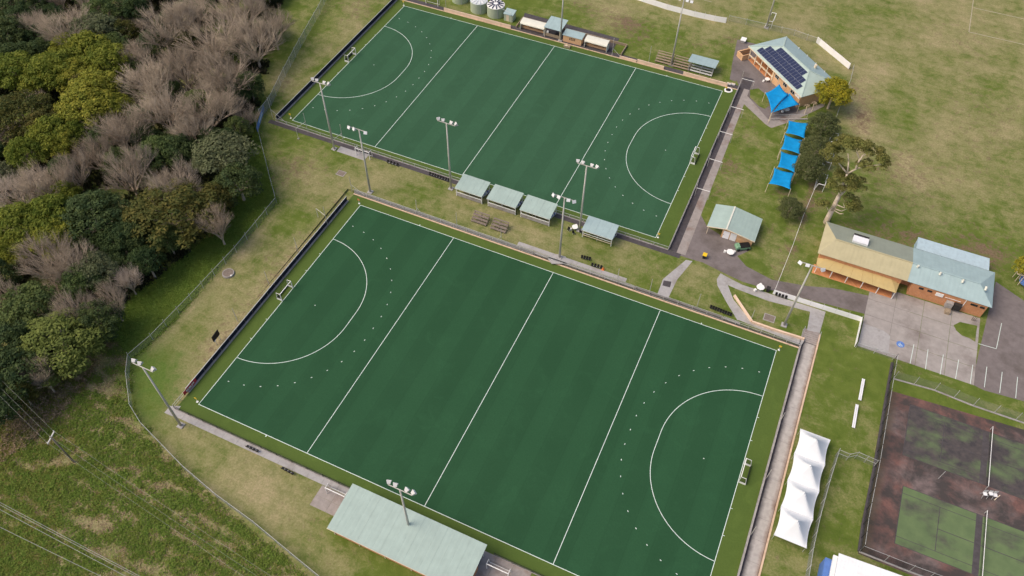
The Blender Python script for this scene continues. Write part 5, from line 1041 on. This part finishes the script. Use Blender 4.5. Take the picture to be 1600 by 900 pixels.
M().bx(-2.6, -.9, -.7, 1.4, 2.75, 2.85).build('top_bar', MT['fascia'], t)
# gum tree
b0 = G(1290, 348, HI); gt = E('gum_tree', 'tall pale trunked gum tree beside the long club building', 'tree', tuple(b0)); m = M()
def gp(px, py, z): return np.array(G(px, py, z)) - b0
def limb(pts, r0, r1, n=8):
    for i in range(len(pts) - 1):
        f0, f1 = i / (len(pts) - 1), (i + 1) / (len(pts) - 1); m.tube(pts[i], pts[i+1], r0 + (r1 - r0) * f0, r0 + (r1 - r0) * f1, n)
F0 = gp(1311, 306, 7.2); F1 = gp(1324, 271, 13.5)
limb([np.array([0, 0, -.3]), gp(1300, 328, 3.6), F0], .62, .42); limb([F0, gp(1315, 295, 9), F1], .36, .24); limb([F0, gp(1320, 298, 8.5), gp(1322, 290, 10.2)], .35, .2)
for pts in ([F1, gp(1316, 262, 15), gp(1305, 248, 16.5)], [F1, gp(1326, 252, 16.5), gp(1325, 240, 18)], [F1, gp(1340, 263, 15.5), gp(1352, 260, 16.8), gp(1378, 257, 17.5)], [gp(1337, 264, 15.5), gp(1343, 248, 17.5), gp(1338, 236, 18.5)], [gp(1341, 254, 17), gp(1348, 243, 18.5), gp(1360, 237, 19.2)]): limb(pts, .2, .07, 6)
for pts in ([F0 * .55, gp(1315, 330, 4.5), gp(1324, 326, 5)], [F0 * .6, gp(1295, 330, 5), gp(1291, 322, 6)], [F0 * .5, gp(1312, 334, 4), gp(1318, 334, 4.2)], [F0 * .7, gp(1320, 325, 5.5), gp(1318, 318, 6.2)]): limb(pts, .13, .04, 5)
m.build('trunk', MT['bark_w'], gt, True)
bl = []
for (px, py, z, R, n) in ((1300, 240, 17, 2.0, 10), (1318, 228, 18.8, 2.2, 12), (1333, 228, 19.5, 2.2, 10), (1350, 232, 19.5, 2.0, 9), (1368, 242, 18.8, 2.0, 9), (1377, 256, 17.6, 1.5, 7), (1352, 264, 16.2, 1.4, 5), (1308, 256, 15.8, 1.2, 4), (1312, 280, 11.5, 2.4, 13), (1327, 285, 11, 2.6, 14), (1336, 296, 9.6, 1.8, 8), (1307, 294, 9.8, 1.6, 7), (1330, 318, 6.5, 1.7, 8), (1335, 328, 5.5, 1.2, 4), (1286, 322, 5.5, 1.3, 5)):
    c = gp(px, py, z)
    for k in range(int(n * 1.1)): d = rng.normal(0, 1, 3); d /= np.linalg.norm(d); d[2] = abs(d[2]) * .8; r = random.uniform(.65, 1.1); bl.append((tuple(c + d * R * random.uniform(.4, 1.2)), (r, r, r * .6)))
V_, F_ = blob_leaves(bl, 140, .19); cm = np_mesh('gum_crown', V_, F_); link('crown', cm, MT['fGum'], gt)
# ------------------------------------------------------------------ ground cover (stuff)
def scatter(poly, n, keep=None):
    P_ = np.array(poly); a, b = P_.min(0), P_.max(0); q = rng.uniform(a, b, (n * 3, 2)); q = q[inpoly(q[:, 0], q[:, 1], poly)]
    if keep is not None: q = q[keep(q)]
    return q[:n]
_ph = rng.uniform(0, 6.28, 24); _k = rng.normal(0, 1, (24, 2)) * np.repeat([.12, .3, .7], 8)[:, None]
def field(q): return (np.sin(q @ _k.T + _ph) * np.repeat([1.2, 1.0, .7], 8)).sum(1) / 4
def tufts(name, q, h, wdt, blades, mat, label, cat=None, spread=.35):
    n = len(q); c = np.repeat(q, blades, 0) + rng.normal(0, spread, (n * blades, 2)); z = ground_h(c[:, 0], c[:, 1]); k = len(c)
    a = rng.uniform(0, 6.28, k); hh = h * rng.uniform(.5, 1.4, k); lean = rng.normal(0, .5, (k, 2)) * hh[:, None]; ww = wdt * rng.uniform(.6, 1.4, k)
    dx, dy = np.cos(a) * ww, np.sin(a) * ww
    v0 = np.stack([c[:, 0] - dx, c[:, 1] - dy, z], 1); v1 = np.stack([c[:, 0] + dx, c[:, 1] + dy, z], 1); v2 = np.stack([c[:, 0] + lean[:, 0], c[:, 1] + lean[:, 1], z + hh], 1)
    me = np_mesh(name, np.stack([v0, v1, v2], 1).reshape(-1, 3), np.arange(3 * k).reshape(-1, 3)); return tag(link(name, me, mat), label, cat, kind='stuff')
MT['gl'] = foliage('scrub_green', (.13, .225, .036), (.25, .335, .07), (.2, .25, .05), .45, 0)
MT['gy'] = foliage('scrub_yellow', (.21, .22, .05), (.33, .31, .09), (.23, .235, .055), .4, 0)
MT['gb'] = foliage('dead_grass', (.30, .23, .14), (.44, .35, .225), (.30, .215, .13), .3, 0)
MT['gv'] = foliage('verge_green', (.16, .27, .04), (.29, .39, .08), (.22, .3, .055), .45, 0)
MT['un'] = foliage('undergrowth', (.03, .042, .017), (.06, .07, .028), (.06, .05, .03), .2, 0)
def clumps(name, q, hgt, per, size, mat, label, spread, cat='scrub'):
    c = np.repeat(q, per, 0) + rng.normal(0, spread, (len(q) * per, 2)); h_ = np.repeat(rng.uniform(.4, 1.3, len(q)) * hgt, per); d2 = ((c - np.repeat(q, per, 0)) ** 2).sum(1) / (spread * 2) ** 2
    z = ground_h(c[:, 0], c[:, 1]) + .05 + h_ * np.clip(1 - d2, 0, 1) * rng.uniform(.5, 1, len(c)); nr = np.zeros((len(c), 3)); nr[:, 2] = 1
    V_, F_ = leaf_cards(np.column_stack([c, z]), nr, size, .55); return tag(link(name, np_mesh(name, V_, F_), mat), label, cat, kind='stuff')
_r = rng.normal(0, 1, (30, 2)) * np.array([.55, 1.9]) ; _rp = rng.uniform(0, 6.28, 30)
def rowf(q): return np.sin(q @ _r.T + _rp).sum(1) / 3.9 + .25 * field(q)
clumps('scrub_grass', scatter(scrub_w, 9500, lambda q: rowf(q) < .5), .3, 14, .165, MT['gl'], 'rank green scrub grass covering the bottom left slope', .38)
clumps('yellow_scrub', scatter(scrub_w, 3600, lambda q: np.abs(rowf(q) - .3) < .4), .25, 13, .12, MT['gy'], 'yellowish rank grass mixed into the scrub slope', .4)
clumps('dead_scrub', scatter(scrub_w, 3000, lambda q: rowf(q) > .42), .12, 13, .12, MT['gb'], 'dead brown grass patches on the scrub slope', .38)
lw_ = [tuple(G(px, py, 0)[:2]) for px, py in ((-120, 640), (25, 640), (90, 640), (120, 700), (90, 800), (60, 1000), (-120, 1000))]
clumps('rank_grass', scatter(lw_, 2400, lambda q: rowf(q) < 1.0), .2, 13, .12, MT['gy'], 'paler yellow rank grass at the left edge of the slope', .45)
clumps('verge_grass', scatter(verge_w, 8500), .28, 13, .16, MT['gv'], 'bright green rank grass along the wood edge', .4, 'grass')
_tx = np.array([wx_, wy_])
tufts('undergrowth', scatter(wood_w, 9000, lambda q: np.array([np.hypot(_tx[0] - a, _tx[1] - b).min() < 3.0 for a, b in q])), 1.1, .35, 7, MT['un'], 'dark undergrowth on the floor of the wood', 'undergrowth', .5)
fl = [tuple(G(px, py, 0)[:2]) for px, py in ((-60, 690), (-60, 630), (25, 600), (60, 570), (130, 540), (150, 580), (100, 640), (40, 700), (-60, 760))]
clumps('straw_scrub', scatter(fl, 1700), .6, 12, .17, MT['gb'], 'tall straw coloured weeds at the foot of the wood', .4)
clumps('weed_scrub', scatter(fl, 900), .6, 12, .17, MT['gy'], 'yellow green weeds among the straw at the wood foot', .4)
for me in list(bpy.data.meshes):
    if me.users == 0: bpy.data.meshes.remove(me)
